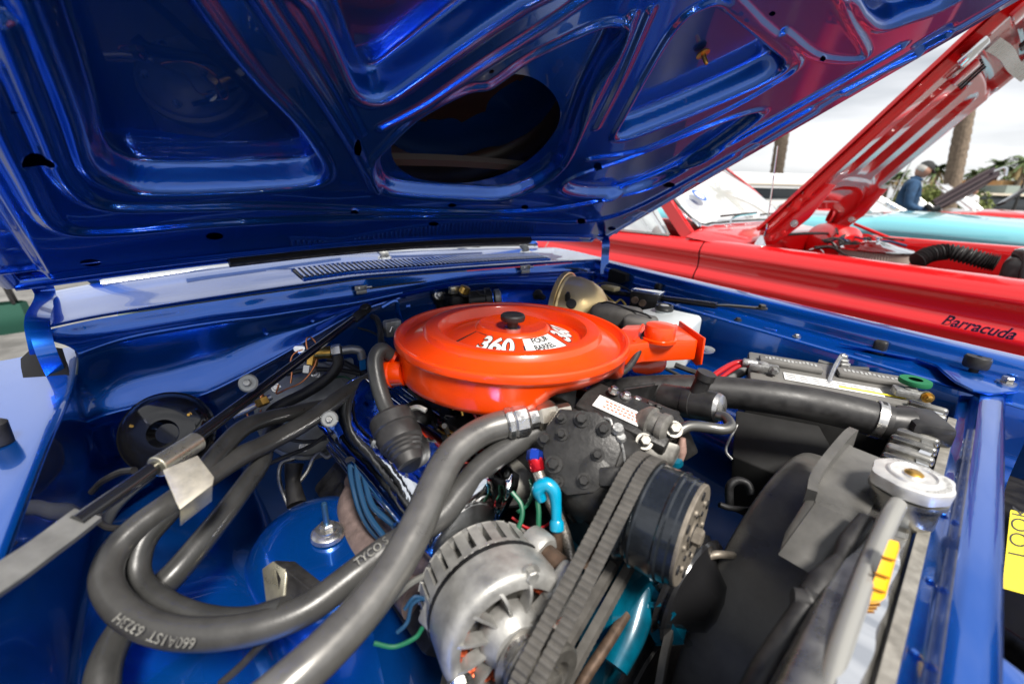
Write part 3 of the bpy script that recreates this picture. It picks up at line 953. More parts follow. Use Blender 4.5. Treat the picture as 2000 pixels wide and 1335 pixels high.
# breather hose and breather cap
bh = tube('breather_hose', [at(762, 694, t=.66), at(744, 684, t=.65), at(733, 705, t=.64), at(738, 745, t=.63), at(750, 785, t=.62), at(764, 816, t=.61)], [.0105, .0115, .0115, .0115, .011, .011], HOSE, None, n=18)
tag(bh, 'thick bent black breather hose and ribbed cap left of the air cleaner', 'hose')
c0_, c1_ = at(760, 808, t=.615), at(797, 893, t=.585)
ax_ = (c1_ - c0_).normalized()
bc = lathe('breather_cap', [(.011, 0), (.020, .001), (.0275, .004), (.030, .008), (.0305, .024), (.0285, .026), (.0290, .030), (.0305, .034), (.0295, .046), (.026, .049),
                            (.0262, .052), (.0235, .054), (.0238, .057), (.0215, .059), (.0215, .063), (.019, .066), (.017, .078)], c0_, ax_, RUBBER, bh, n=44, angle=30)

# ------------------------------------------------------------------ engine
eng = thing('engine', 'V8 engine with chrome valve cover and turquoise block', 'engine', (0.0, -.02, .35))
box('block', (0.0, 0.0, .56), (.52, .30, .26), ENGTEAL, eng, bevel=.02)
box('intake_manifold', (-.02, .0, .755), (.40, .20, .12), GREASE, eng, bevel=.025)
box('carburetor', (0, 0, .852), (.17, .15, .075), GREASE, eng, bevel=.01)
for s_ in (-1, 1):
    box('cylinder_head', (.0, s_ * .19, .68), (.38, .13, .13), GREASE, eng, axes=(Vector((1, 0, 0)), Vector((0, cos(.7), s_ * -sin(.7))), Vector((0, s_ * sin(.7), cos(.7)))), bevel=.01)
# chrome valve cover on the passenger bank: a pressed pan
vc0 = at(962, 1012, t=.525)
vcx = vc0.x - .02
va, vb = Vector((0, cos(.72), sin(.72))), Vector((0, -sin(.72), cos(.72)))
prof = [(-.070, 0), (-.066, .012), (-.056, .016), (-.050, .036), (-.040, .046), (-.01, .052), (.02, .050), (.040, .044), (.048, .034), (.054, .014), (.064, .010), (.068, 0)]
vcr = []
for xx, sc_, lift in [(-.36, .2, -.02), (-.355, .9, .0), (-.34, 1, 0), (-.28, 1, .002), (-.20, 1, -.002), (-.08, 1, .002), (-.01, .98, 0), (.006, .86, -.004), (.014, .6, -.014), (.016, .1, -.03)]:
    vcr.append([Vector((vcx + xx, vc0.y, vc0.z - .026)) + va * (a_ * sc_ * 1.18) + vb * (max(0, 1.25 * b_ * (1 if sc_ > .85 else sc_) + lift * (b_ > .02))) for a_, b_ in prof])
vcov = grid('valve_cover', vcr, CHROMEW, eng, su=4, sv=4)
hexbolt('cover_bolt', at(784, 958, t=.60), vb, .007, .010, STEEL, vcov)
hexbolt('cover_bolt', at(938, 862, t=.66), vb, .007, .010, STEEL, vcov)
# bracket strap across the cover and red caution label
strip('strap', [at(735, 890, t=.66), at(760, 930, t=.62), at(790, 965, t=.595), at(820, 1000, t=.58)], .020, .005, STEEL, eng, up=vb)
strip('caution_label', [at(905, 925, t=.565), at(925, 945, t=.56), at(955, 962, t=.552)], .010, .002, mat('red label', (.45, .02, .01), 0, .4), eng, up=vb)
# second cover on the far bank, mostly hidden
box('valve_cover', (-.03, .22, .765), (.44, .13, .06), CHROMEW, eng, axes=(Vector((1, 0, 0)), Vector((0, .75, -.66)), Vector((0, .66, .75))), bevel=.02)
# timing cover, water pump in turquoise
box('timing_cover', at(1230, 1195, t=.60), (.05, .16, .20), ENGTEAL, eng, bevel=.015)
tube('water_pump_neck', [at(1260, 1100, t=.60), at(1250, 1150, t=.57), at(1230, 1230, t=.54), at(1200, 1300, t=.52)], [.022, .024, .020, .016], ENGTEAL, eng, n=18)
box('pump_flange', at(1270, 1145, t=.565), (.03, .075, .02), ENGTEAL, eng, axes=frame((.3, .3, .9)), bevel=.004)
box('pump_flange', at(1290, 1205, t=.55), (.02, .05, .03), ENGTEAL, eng, axes=frame((.6, .2, .5)), bevel=.004)
hexbolt('pump_bolt', at(1217, 1200, t=.55), (1, -.3, .4), .008, .014, BRASS, eng)
hexbolt('pump_bolt', at(1236, 1138, t=.57), (1, -.3, .4), .007, .012, BRASS, eng)
strip('tension_bracket', [at(1250, 1000, t=.56), at(1220, 1030, t=.55), at(1165, 1060, t=.545), at(1140, 1110, t=.53)], .022, .006, RUST, eng, up=(.8, -.4, .4))
tube('adjuster_rod', [at(1222, 1198, t=.53), at(1190, 1250, t=.505), at(1150, 1310, t=.48), at(1120, 1360, t=.46)], .0065, RUST, eng, n=10)
# pulleys low down
wp = at(1400, 1190, t=.55)
lathe('pump_pulley', [(.02, 0), (.06, .002), (.072, .006), (.066, .012), (.072, .018), (.070, .022), (.045, .030), (.030, .050), (.012, .055)], wp - Vector((.05, 0, 0)), (1, 0, 0), BLACKG, eng, n=56)
cr_ = at(1290, 1330, t=.62)
lathe('crank_pulley', [(.02, 0), (.085, .002), (.09, .006), (.082, .012), (.09, .018), (.09, .024), (.082, .030), (.09, .036), (.088, .040), (.04, .042)], cr_ - Vector((.04, 0, 0)), (1, 0, 0), BLACKS, eng, n=56)
# exhaust manifold, rusty, with bolt
em = [at(700, 950, t=.74), at(690, 990, t=.70), at(705, 1040, t=.66), at(735, 1085, t=.62), at(790, 1120, t=.585), at(830, 1165, t=.55)]
tube('exhaust_manifold', em, [.020, .024, .027, .029, .031, .032], IRON, eng, n=20)
for q in (((700, 940), .74, (755, 985), .66), ((742, 1040), .66, (820, 1010), .60), ((800, 1110), .58, (870, 1075), .545)):
    tube('exhaust_port', [at(*q[0], t=q[1]), at((q[0][0] + q[2][0]) / 2, (q[0][1] + q[2][1]) / 2 - 12, t=(q[1] + q[3]) / 2 - .01), at(*q[2], t=q[3])], .023, IRON, eng, n=16)
hexbolt('manifold_bolt', at(694, 958, t=.715), (.2, -.8, .5), .009, .012, IRON, eng)
lathe('oil_filter', [(.034, 0), (.036, .004), (.036, .07), (.03, .078)], at(672, 1045, t=.66), (-.35, -.2, -.9), mat('white filter can', (.55, .55, .52), .1, .35), eng, n=30)
# spark plug cables
pl = [
    [(716, 832), (694, 872), (684, 910), (690, 950), (705, 1000), (735, 1045), (790, 1085)],
    [(726, 830), (705, 872), (697, 910), (703, 955), (720, 1005), (752, 1050)],
    [(736, 830), (717, 872), (710, 912), (716, 950), (730, 990), (770, 1025)],
    [(748, 832), (730, 872), (722, 912), (730, 950), (745, 975), (790, 1000)],
]
for i, p_ in enumerate(pl):
    ts = np.linspace(.70, .585, len(p_)) - .006 * i
    tube('spark_plug_cable', [at(*q, t=float(tt)) for q, tt in zip(p_, ts)], .0042, BLUEWIRE, eng, n=10)
strip('cable_loom', [at(676, 898, t=.655), at(700, 893, t=.655), at(735, 896, t=.655)], .008, .004, BLACKS, eng)
strip('cable_loom', [at(700, 812, t=.70), at(722, 820, t=.69), at(745, 822, t=.68)], .010, .006, BLACKS, eng)
# choke parts and little levers under the air cleaner
random.seed(11)
for i in range(26):
    a_ = at(random.uniform(830, 1010), random.uniform(798, 850), t=random.uniform(.60, .70))
    d_ = Vector((random.uniform(-1, 1), random.uniform(-1, 1), random.uniform(-.5, .5))).normalized() * random.uniform(.015, .045)
    tube('linkage_rod', [a_, a_ + d_ * .5 + Vector((0, 0, .004)), a_ + d_], random.uniform(.0015, .004), random.choice([STEEL, BLACKS, GREASE, BRASS, ALU]), eng, n=8, res=4)
for i in range(10):
    a_ = at(random.uniform(835, 1000), random.uniform(812, 850), t=random.uniform(.62, .70))
    hexbolt('carburetor_screw', a_, (.6, -.6, .5), random.uniform(.004, .007), .008, random.choice([STEEL, BRASS, BLACKS]), eng)
box('choke_housing', at(905, 850, t=.66), (.045, .04, .05), GREASE, eng, bevel=.006)
tube('fuel_tube', [at(922, 798, t=.62), at(930, 812, t=.62), at(940, 828, t=.615)], .003, REDWIRE, eng, n=8)
lathe('bowl_vent', [(.020, 0), (.022, .03), (.018, .036)], at(820, 830, t=.68), (0.2, -.3, 1), GREASE, eng, n=24)
# dark round pump body under the hoses
pb = at(998, 918, t=.60)
lathe('fuel_pump_dome', [(.046, -.004), (.047, .002), (.044, .008), (.036, .016), (.02, .020)], pb, (.12, -.25, .95), mat('dusty grey steel', (.16, .155, .14), .6, .5, noise=.3, nscale=40), eng, n=40)
lathe('pump_gasket', [(.049, -.012), (.050, -.006), (.047, -.003)], pb, (.12, -.25, .95), RUBBER, eng, n=40)
# things under the compressor
box('compressor_bracket', at(1180, 985, t=.58), (.10, .10, .05), CASTBLK, eng, axes=frame((.2, -.3, .9)), bevel=.01)
hexbolt('bracket_bolt', at(1118, 998, t=.55), (.9, -.4, .1), .010, .012, GREASE, eng)
# dipstick with a painted hook handle, braided hose
dp = tube('dipstick', [at(1058, 975, t=.515), at(1052, 955, t=.512), at(1066, 945, t=.51), at(1082, 958, t=.508), at(1086, 985, t=.507), at(1087, 1018, t=.506)], [.0062, .0082, .0082, .0076, .0062, .006], CYAN, None, n=14)
lathe('handle_ferrule', [(.0065, 0), (.0082, .003), (.0082, .011), (.006, .013)], at(1087, 1014, t=.506), (at(1088, 1040, t=.505) - at(1087, 1014, t=.506)), CYAN, dp, n=20)
tube('dipstick_tube', [at(1088, 1036, t=.506), at(1089, 1080, t=.51), at(1088, 1140, t=.52)], .006, RUST, dp, n=10)
tag(dp, 'bright cyan hooked dipstick handle beside the compressor', 'dipstick')
bz = tube('braided_hose', [at(1047, 905, t=.535), at(1056, 935, t=.53), at(1068, 965, t=.525), at(1090, 1010, t=.52), at(1108, 1060, t=.515), at(1113, 1105, t=.51), at(1108, 1160, t=.51)], .0068, BRAID, None, n=14)
lathe('red_fitting', [(.0085, 0), (.009, .003), (.009, .014), (.0075, .016)], at(1044, 893, t=.536), at(1050, 915, t=.533) - at(1044, 893, t=.536), mat('red anodised', (.55, .01, .02), .7, .25), bz, n=18)
lathe('blue_fitting', [(.0075, 0), (.010, .002), (.010, .012), (.0075, .014)], at(1046, 878, t=.54), at(1044, 893, t=.536) - at(1046, 878, t=.54), mat('blue anodised', (.01, .05, .4), .7, .25), bz, n=6)
tag(bz, 'braided steel hose with red fitting below the compressor', 'hose')

# ------------------------------------------------------------------ air conditioning compressor
KA = Vector((cos(.20), sin(.20), 0))
K = at(1348, 1042, t=.482)                       # centre of the clutch front plate
cmp_ = thing('compressor', 'grimy black twin cylinder air conditioning compressor with belt clutch', 'compressor', (K.x - .15, K.y, K.z - .1))
cc = K - Vector((.165, 0, 0))
ccz = cc + Vector((0, 0, .005))
XA = Vector((1, 0, 0))
lathe('crankcase', [(.03, -.10), (.058, -.095), (.064, -.08), (.064, .055), (.055, .075), (.040, .085), (.038, .115)], ccz, (1, 0, 0), CASTBLK, cmp_, n=40)
# passenger side cylinder head: polygonal plate with bolts, its plane read from the photograph
pc = at(1128, 880, t=.525)
pn = Vector((.38, -.70, .60)).normalized()
pu = (CR - pn * CR.dot(pn)).normalized()
pw = pn.cross(pu)
def on_plate(px, py, e=0.0):
    d = CR * ((px - 1000) / FOCAL) + CU * ((667.5 - py) / FOCAL) + CF
    t = (pc - CAM).dot(pn) / d.dot(pn)
    return CAM + d * t + pn * e
plate_px = [(1092, 797), (1165, 803), (1206, 838), (1213, 880), (1196, 930), (1162, 962), (1106, 968), (1076, 938), (1058, 885), (1066, 832)]
plate = prism('head_plate', [on_plate(*p) for p in plate_px], -pn * .012, CASTBLK, cmp_, bevel=.003)
prism('cylinder_barrel', [on_plate(1130 + (a_ - 1130) * .93, 882 + (b_ - 882) * .93, -.013) for a_, b_ in plate_px], -pn * .065, CASTBLK, cmp_, bevel=.004)
for q, r_ in (((1097, 817), .0042), ((1137, 818), .0066), ((1180, 838), .0060), ((1098, 848), .0050), ((1168, 888), .0052), ((1082, 906), .0070), ((1142, 938), .0060), ((1090, 940), .0046), ((1064, 856), .0068)):
    hexbolt('head_bolt', on_plate(*q, e=.0005 if q[0] > 1070 else -.004), pn, r_, .009, CASTBLK, cmp_)
box('port_boss', on_plate(1195, 930, -.012), (.03, .022, .03), CASTBLK, cmp_, axes=(pu, pw, pn), bevel=.004)
# top cover with metal name plate
tcz = at(1225, 800, t=.585)
tn = Vector((.22, -.25, .94)).normalized()
tu = (at(1262, 815, t=.565) - at(1165, 778, t=.60)).normalized()
tu = (tu - tn * tu.dot(tn)).normalized()
tw_ = tn.cross(tu)
box('top_cover', tcz - tn * .022, (.125, .060, .042), CASTBLK, cmp_, axes=(tu, tw_, tn), bevel=.006)
np_c = at(1211, 797, t=.577)
npl = box('name_plate', tcz + tn * .0008 - tw_ * .008 - tu * .004, (.074, .023, .002), WHITE, cmp_, axes=(tu, tw_, tn), bevel=.0008)
c_ = tcz + tn * .0019 - tw_ * .008 - tu * .004
for k_, (o_, l_) in enumerate(((.005, .052), (.000, .046), (-.0055, .050))):
    for j_ in range(9):
        w_ = l_ / 9 * random.uniform(.55, .85)
        box('print_mark', c_ + tw_ * o_ + tu * (-l_ / 2 + l_ / 9 * (j_ + .5)), (w_, .0028, .0003), mat('faded red print', (.60, .16, .10), 0, .5), npl, axes=(tu, tw_, tn), bevel=0)
# second cylinder on the far side
prism('far_head', [at(1212, 770, t=.62), at(1250, 772, t=.63), at(1322, 800, t=.60), at(1342, 828, t=.575), at(1312, 846, t=.565), at(1262, 815, t=.58)], (.01, .03, -.05), CASTBLK, cmp_, bevel=.004)
for q in ((1198, 764), (1222, 775), (1243, 784), (1268, 794), (1284, 799), (1318, 812)):
    hexbolt('head_bolt', at(*q, t=.605), (.2, .1, 1), .0052, .007, STEEL if q[0] < 1250 else CASTBLK, cmp_)
DUSTA = mat('dusty aluminium', (.22, .21, .19), .6, .5, noise=.4, nscale=60)
sv0, sv1 = at(1262, 822, t=.575), at(1312, 842, t=.552)
lathe('service_valve_flange', [(.012, -.01), (.020, 0), (.021, .008), (.017, .010), (.016, .018), (.0185, .020), (.0185, .028), (.012, .032)], sv0, sv1 - sv0, DUSTA, cmp_, n=28)
prism('service_foot', [at(1252, 868, t=.555), at(1276, 850, t=.555), at(1330, 868, t=.55), at(1312, 905, t=.55), at(1262, 912, t=.55)], (-.01, .03, -.03), DUSTA, cmp_, bevel=.004)
for q in ((1258, 862), (1316, 838)):
    hexbolt('block_bolt', at(*q, t=.552), (.5, -.5, .7), .007, .010, MATS['dusty aluminium'], cmp_)
tube('bleed_wire', [at(1180, 815, t=.535), at(1193, 822, t=.53), at(1197, 850, t=.525), at(1212, 862, t=.522), at(1220, 900, t=.52), at(1222, 950, t=.52), at(1228, 975, t=.522)], .0018, LEAD, cmp_, n=8)
lathe('lead_seal', [(.006, 0), (.008, .004), (.006, .009)], at(1205, 842, t=.524), (.3, -.3, .8), LEAD, cmp_, n=12)
lathe('lead_seal', [(.005, 0), (.0065, .004), (.005, .008)], at(1211, 858, t=.522), (.3, -.3, .8), LEAD, cmp_, n=12)
box('casting_web', at(1240, 960, t=.555), (.09, .05, .07), CASTBLK, cmp_, axes=frame((.3, -.6, .4)), bevel=.012)
# clutch
KX, KY, _k = frame(KA)
def kp(r, a, h):
    return K + KX * (r * cos(a)) + KY * (r * sin(a)) + KA * h
clutch = lathe('clutch_pulley', [(.045, -.080), (.057, -.079), (.0605, -.077), (.055, -.071), (.055, -.069), (.0605, -.063), (.0605, -.061), (.055, -.055), (.055, -.053), (.0605, -.047),
                                 (.0610, -.045), (.0595, -.043), (.0595, -.022), (.0610, -.020), (.0610, -.017), (.0585, -.015), (.0585, -.008), (.0570, -.006), (.0570, -.001)], K, KA,
               mat('blue black enamel', (.020, .024, .030), .3, .22, .4, .1, noise=.3, nscale=40, rvar=.06), cmp_, n=72, angle=35)
TAN = mat('tan grey bare steel', (.27, .235, .19), .55, .5, noise=.25, nscale=90, bump=.2, bscale=300, bdist=.001)
lathe('clutch_plate', [(.0555, -.002), (.0555, .002), (.0545, .003), (.022, .003), (.021, .0015), (.010, .0015)], K, KA, TAN, clutch, n=64)
for i in range(6):
    a_ = 2 * pi * i / 6 + .3
    lathe('plate_hole', [(.0050, .0), (.0050, .0022)], kp(.045, a_, .0022), KA, DKPRINT, clutch, n=14)
    a_ += .5
    lathe('plate_rivet', [(.0035, 0), (.0032, .002), (.001, .0028)], kp(.036, a_, .003), KA, TAN, clutch, n=10)
    a_ -= .22
    lathe('plate_hole', [(.003, .0), (.003, .0022)], kp(.026, a_, .0022), KA, DKPRINT, clutch, n=10)
hexbolt('clutch_nut', K + KA * .001, KA, .010, .012, TAN, clutch)
lathe('plate_slot', [(.0135, 0), (.0135, .0012)], K + KA * .0028, KA, DKPRINT, clutch, n=20)

# ------------------------------------------------------------------ alternator
A0 = at(1004, 1248, t=.430)
alt = thing('alternator', 'cast aluminium alternator with red copper windings showing between its fins', 'alternator', (A0.x - .04, A0.y, A0.z - .08))
AR = .0700
fr = lathe('front_housing', [(AR - .004, -.046), (AR, -.045), (AR, -.012), (AR - .001, -.006), (AR - .004, -.002), (AR - .009, .000), (AR - .016, .000), (AR - .017, -.012)], A0, XA, ALU, alt, n=80, cap=False, angle=40)
lathe('parting_band', [(AR - .003, -.050), (AR + .0012, -.050), (AR + .0012, -.046), (AR - .003, -.046)], A0, XA, GREASE, alt, n=72, cap=False)
hub = lathe('front_hub', [(.031, -.016), (.033, -.003), (.031, .002), (.028, .006), (.024, .012), (.020, .013), (.012, .013)], A0, XA, ALU, alt, n=48)
for i in range(12):
    a_ = 2 * pi * i / 12 + .12
    p_ = []
    for r_, sw, xo in ((.031, .00, .000), (.042, .02, .001), (.051, .07, .000), (.0595, .15, -.005)):
        p_.append(A0 + Vector((xo - .004, r_ * cos(a_ + sw), r_ * sin(a_ + sw))))
    strip('fin', p_, .014, .0030, ALU, alt, up=(Vector((0, -sin(a_), cos(a_)))), res=4)
lathe('stator_core', [(.058, -.034), (.058, -.024), (.050, -.023), (.050, -.034)], A0, XA, mat('dark laminations', (.10, .09, .08), .6, .5), alt, n=48, cap=False)
for i in range(36):
    a_ = 2 * pi * i / 36
    p_ = [A0 + Vector((-.022, .0565 * cos(a_ - .06), .0565 * sin(a_ - .06))), A0 + Vector((-.011, .0535 * cos(a_), .0535 * sin(a_))), A0 + Vector((-.012, .046 * cos(a_ + .12), .046 * sin(a_ + .12))), A0 + Vector((-.024, .044 * cos(a_ + .16), .044 * sin(a_ + .16)))]
    tube('winding', p_, .0026, WINDING, alt, n=7, res=4)
lathe('rotor_face', [(.043, -.030), (.042, -.022), (.03, -.020)], A0, XA, mat('dull rotor steel', (.22, .21, .19), .8, .4), alt, n=40)
# rear housing with fins round its rim
lathe('rear_core', [(AR - .012, -.052), (AR - .012, -.086), (AR - .025, -.094), (.02, -.096)], A0, XA, DARKCASE, alt, n=56, cap=True)
for i in range(26):
    a_ = 2 * pi * i / 26
    ra = Vector((0, cos(a_), sin(a_)))
    box('rear_fin', A0 + Vector((-.068, 0, 0)) + ra * (AR - .008), (.036, .0085, .016), ALU, alt, axes=(XA, XA.cross(ra), ra), bevel=.0012, seg=1)
lathe('rear_rim', [(AR - .015, -.082), (AR - .001, -.083), (AR - .003, -.092), (AR - .020, -.100), (.03, -.102)], A0, XA, ALU, alt, n=56)
lathe('rear_rim', [(AR - .012, -.057), (AR + .0005, -.056), (AR + .0005, -.0505), (AR - .012, -.0505)], A0, XA, ALU, alt, n=56, cap=False)
# ears, bolts, spacer
e0 = at(1098, 1140, t=.452)
box('mounting_ear', e0, (.022, .046, .030), ALU, alt, axes=(XA, Vector((0, .8, .6)), Vector((0, -.6, .8))), bevel=.010, seg=3)
e1 = at(1045, 1062, t=.50)
lathe('rear_ear', [(.018, -.008), (.019, .0), (.019, .014), (.016, .018)], e1, XA, ALU, alt, n=24)
tube('spacer', [e1 + Vector((.012, 0, 0)), at(1112, 1116, t=.462)], .0105, RUST, alt, n=18, res=2)
box('terminal_block', at(868, 1195, t=.46), (.030, .030, .040), ALU, alt, axes=frame((.1, -.8, .5)), bevel=.004)
hexbolt('through_bolt', A0 + Vector((-.002, -.055, -.028)), XA, .009, .012, STEEL, alt)
hexbolt('through_bolt', A0 + Vector((-.006, .02, .062)), XA, .007, .008, ALU, alt)
pu0 = A0 + Vector((.022, 0, 0))
lathe('cooling_fan', [(.018, -.008), (.020, -.006), (.020, -.002), (.012, 0)], pu0, XA, STEEL, alt, n=48)
AROT = Matrix.Translation(A0) @ Matrix.Rotation(-.26, 4, 'Z') @ Matrix.Rotation(-.10, 4, 'Y') @ Matrix.Translation(-A0)
for ch_ in alt.children:
    if ch_.name.split('.')[0] in ('front_housing', 'parting_band', 'front_hub', 'fin', 'stator_core', 'winding', 'rotor_face', 'rear_core', 'rear_fin', 'rear_rim', 'through_bolt', 'cooling_fan'):
        ch_.data.transform(AROT)
# lower pulley for the two belts
LPY = at(1072, 1330, t=.405)
lathe('pulley', [(.016, -.038), (.033, -.036), (.035, -.034), (.030, -.029), (.030, -.027), (.035, -.022), (.035, -.019), (.030, -.014), (.030, -.012), (.035, -.007), (.0355, .002), (.033, .004), (.022, .004), (.020, -.004), (.012, -.004), (.011, .006), (.008, .008)],
      LPY, XA, mat('worn pulley steel', (.20, .19, .17), .7, .4, noise=.3, nscale=80), alt, n=56)

# the two drive belts
def belt(name, off_ax, c1, r1, c2, r2, label):
    """loop round two pulleys in the plane square to the clutch axis"""
    ey, ez = Vector((0, 0, 1)).cross(KA).normalized(), Vector((0, 0, 1))
    org = c1 + KA * off_ax
    q2 = c2 - KA * ((c2 - org).dot(KA))
    C1 = Vector((0, 0)); C2 = Vector(((q2 - org).dot(ey), (q2 - org).dot(ez)))
    d = C2 - C1
    L_ = d.length
    base = atan2(d.y, d.x)
    off = math.acos((r1 - r2) / L_)
    path = []
    def add(c, r, a0, a1):
        n = max(6, int(abs(a1 - a0) * r / .0023))
        for i in range(n + 1):
            a = a0 + (a1 - a0) * i / n
            path.append(Vector((c.x + r * cos(a), c.y + r * sin(a))))
    add(C1, r1, base + off, base + 2 * pi - off)
    p_a = path[-1]
    p_b = Vector((C2.x + r2 * cos(base - off), C2.y + r2 * sin(base - off)))
    n = int((p_b - p_a).length / .0023)
    path += [p_a + (p_b - p_a) * (i / n) for i in range(1, n)]
    add(C2, r2, base - off, base + off)
    p_a, p_b = path[-1], path[0]
    path += [p_a + (p_b - p_a) * (i / n) for i in range(1, n)]
    cen = (C1 + C2) / 2
    v, f = [], []
    N = len(path) - len(path) % 3
    for i in range(N):
        p = path[i]
        t_ = path[(i + 1) % N] - path[i - 1]
        nn = Vector((t_.y, -t_.x)).normalized()
        if nn.dot(p - cen) < 0: nn = -nn
        o_ = .0046 if i % 3 else .0032
        for (a_, b_) in ((-.0066, o_), (.0066, o_), (.0044, -.004), (-.0044, -.004)):
            q = p + nn * b_
            v.append(org + KA * a_ + ey * q.x + ez * q.y)
    for i in range(N):
        j = (i + 1) % N
        for k in range(4):
            f.append((i * 4 + k, i * 4 + (k + 1) % 4, j * 4 + (k + 1) % 4, j * 4 + k))
    o = pyd(name, v, f, mat('belt rubber', (.080, .075, .068), 0, .5, noise=.25, nscale=50), None, angle=20)
    return tag(o, label, 'belt', 'drive belts on the compressor clutch')
belt('drive_belt', -.070, K, .0590, LPY, .0345, 'inner of the two cogged belts on the compressor clutch')
belt('drive_belt', -.054, K, .0590, LPY, .0345, 'outer of the two cogged belts on the compressor clutch')
# belt of the water pump, seen on edge at the fan shroud
belt2 = strip('drive_belt', [at(1300, 1120, t=.56), at(1330, 1140, t=.555), at(1318, 1200, t=.545), at(1300, 1270, t=.53), at(1285, 1360, t=.51)], .011, .008, MATS['belt rubber'], None, up=(1, 0, 0))
tag(belt2, 'belt running down beside the black fan shroud', 'belt')
# ------------------------------------------------------------------ hoses on the passenger side
def hose(name, pts_, r, material, label, cat='hose', n=18, **k):
    o = tube(name, [at(a, b, t=c) for a, b, c in pts_], r, material, None, n=n, **k)
    return tag(o, label, cat)
big = hose('air_conditioning_hose', [(1030, 822, .575), (985, 828, .565), (935, 846, .55), (885, 885, .525), (850, 945, .495), (818, 1020, .462), (778, 1095, .432), (726, 1170, .402), (655, 1250, .372), (575, 1325, .347), (485, 1400, .33)],
           .0178, HOSEG, 'thick grey air conditioning hose sweeping from the compressor nut to the bottom edge')
fer0, fer1, fer2 = at(990, 827, t=.563), at(1040, 816, t=.572), at(1072, 812, t=.577)
fax = (fer1 - fer0).normalized()
lathe('ferrule', [(.0180, -.002), (.0205, 0), (.0205, .006), (.0190, .008), (.0205, .010), (.0205, .024), (.0185, .027), (.013, .029), (.0125, .046)], fer0, fax, STEEL, big, n=10, angle=20)
bm = bmesh.new()
nut = lathe('hex_nut', [(.0150, .040), (.0180, .043), (.0180, .062), (.0150, .066), (.010, .066), (.010, .085)], fer0, fax, mat('brassy plated nut', (.55, .50, .42), .95, .22, noise=.2, nscale=50), big, n=6, angle=20)
h2 = hose('air_conditioning_hose', [(1060, 838, .59), (1010, 864, .572), (950, 905, .545), (902, 956, .518), (862, 1005, .496), (808, 1040, .478), (748, 1078, .462), (690, 1122, .447), (600, 1188, .42), (505, 1224, .405), (400, 1238, .398), (310, 1228, .40), (240, 1190, .41), (208, 1135, .425), (222, 1080, .445), (268, 1030, .465), (330, 985, .49), (400, 935, .53), (470, 890, .58), (520, 866, .62), (600, 822, .68), (680, 765, .75), (735, 735, .80), (790, 705, .85)],
          [.0150, .0150, .0146, .0142, .0138, .0135, .0132, .0130, .0130, .0128], mat('dark grey hose sheath', (.058, .057, .055), .15, .33, noise=.2, nscale=30, rvar=.06, bump=.1, bscale=400, bdist=.001), 'long black hose looping low round the left fender and back to the firewall')
h3 = hose('heater_hose', [(560, 1190, .415), (472, 1213, .425), (380, 1203, .435), (300, 1165, .445), (268, 1120, .455), (280, 1058, .468), (320, 1008, .485), (372, 955, .515), (430, 880, .56), (485, 830, .61), (571, 806, .68), (656, 788, .74), (736, 770, .80), (800, 745, .86)],
          [.0125, .0125, .0122, .012, .0118, .0115, .011, .0105], HOSE, 'inner black hose of the pair clipped together at the zinc bracket')
h4 = hose('heater_hose', [(540, 820, .70), (520, 870, .65), (508, 905, .61), (470, 960, .57), (420, 1025, .53), (350, 1110, .49), (290, 1170, .47), (235, 1235, .445), (205, 1300, .42), (195, 1380, .40)],
          [.011, .012, .013, .0138, .014, .0145], HOSE, 'straight black hose running down behind the hose loop to the lower left')
# clear markings printed on the hose
def hose_text(s, path_px, size, name, parent, flip=1):
    P_ = [at(a, b, t=c) for a, b, c in path_px]
    x_ = (P_[-1] - P_[0])
    L_ = x_.length
    path = catmull(P_, 12)
    cum = [0]
    for i in range(1, len(path)): cum.append(cum[-1] + (path[i] - path[i - 1]).length)
    def fn(u, w):
        i = max(0, min(len(path) - 2, int(np.searchsorted(cum, max(u, 0)) - 1)))
        tt = (u - cum[i]) / max(1e-6, cum[i + 1] - cum[i])
        p = path[i] + (path[i + 1] - path[i]) * tt
        d = (path[i + 1] - path[i]).normalized()
        tov = (CAM - p).normalized()
        up_ = tov.cross(d).normalized() * flip
        return p + up_ * w
    return text(name, s, (0, 0, 0), (1, 0, 0), (0, 1, 0), size, mat('pale hose print', (.26, .255, .23), 0, .6, dirt=(.06, .058, .055), nscale=140), parent, fn=fn)
hose_text('660A1ST  6323H', [(385, 1246, .3818), (330, 1240, .3825), (280, 1222, .385), (235, 1195, .390), (205, 1160, .398)], .0108, 'hose_print', h2)
hose_text('TYCO S', [(697, 1106, .433), (730, 1082, .443), (760, 1058, .455)], .0105, 'hose_print', h2)
# cable ties on the loop
for pa, pb_, nm in (((196, 1165, .408), (305, 1130, .44), 'loop'), ((590, 1172, .405), (602, 1222, .405), 'right')):
    a_, b_ = at(*pa), at(*pb_)
    mid = (a_ + b_) / 2 + (CAM - (a_ + b_) / 2).normalized() * (.008 if nm == 'loop' else .014)
    ct = tube('cable_tie', [a_, mid, b_], .0024, RUBBER, None, n=8)
    tag(ct, 'black cable tie round the double bend of the hose loop' if nm == 'loop' else 'black cable tie on the single hose right of the bend', 'cable tie')

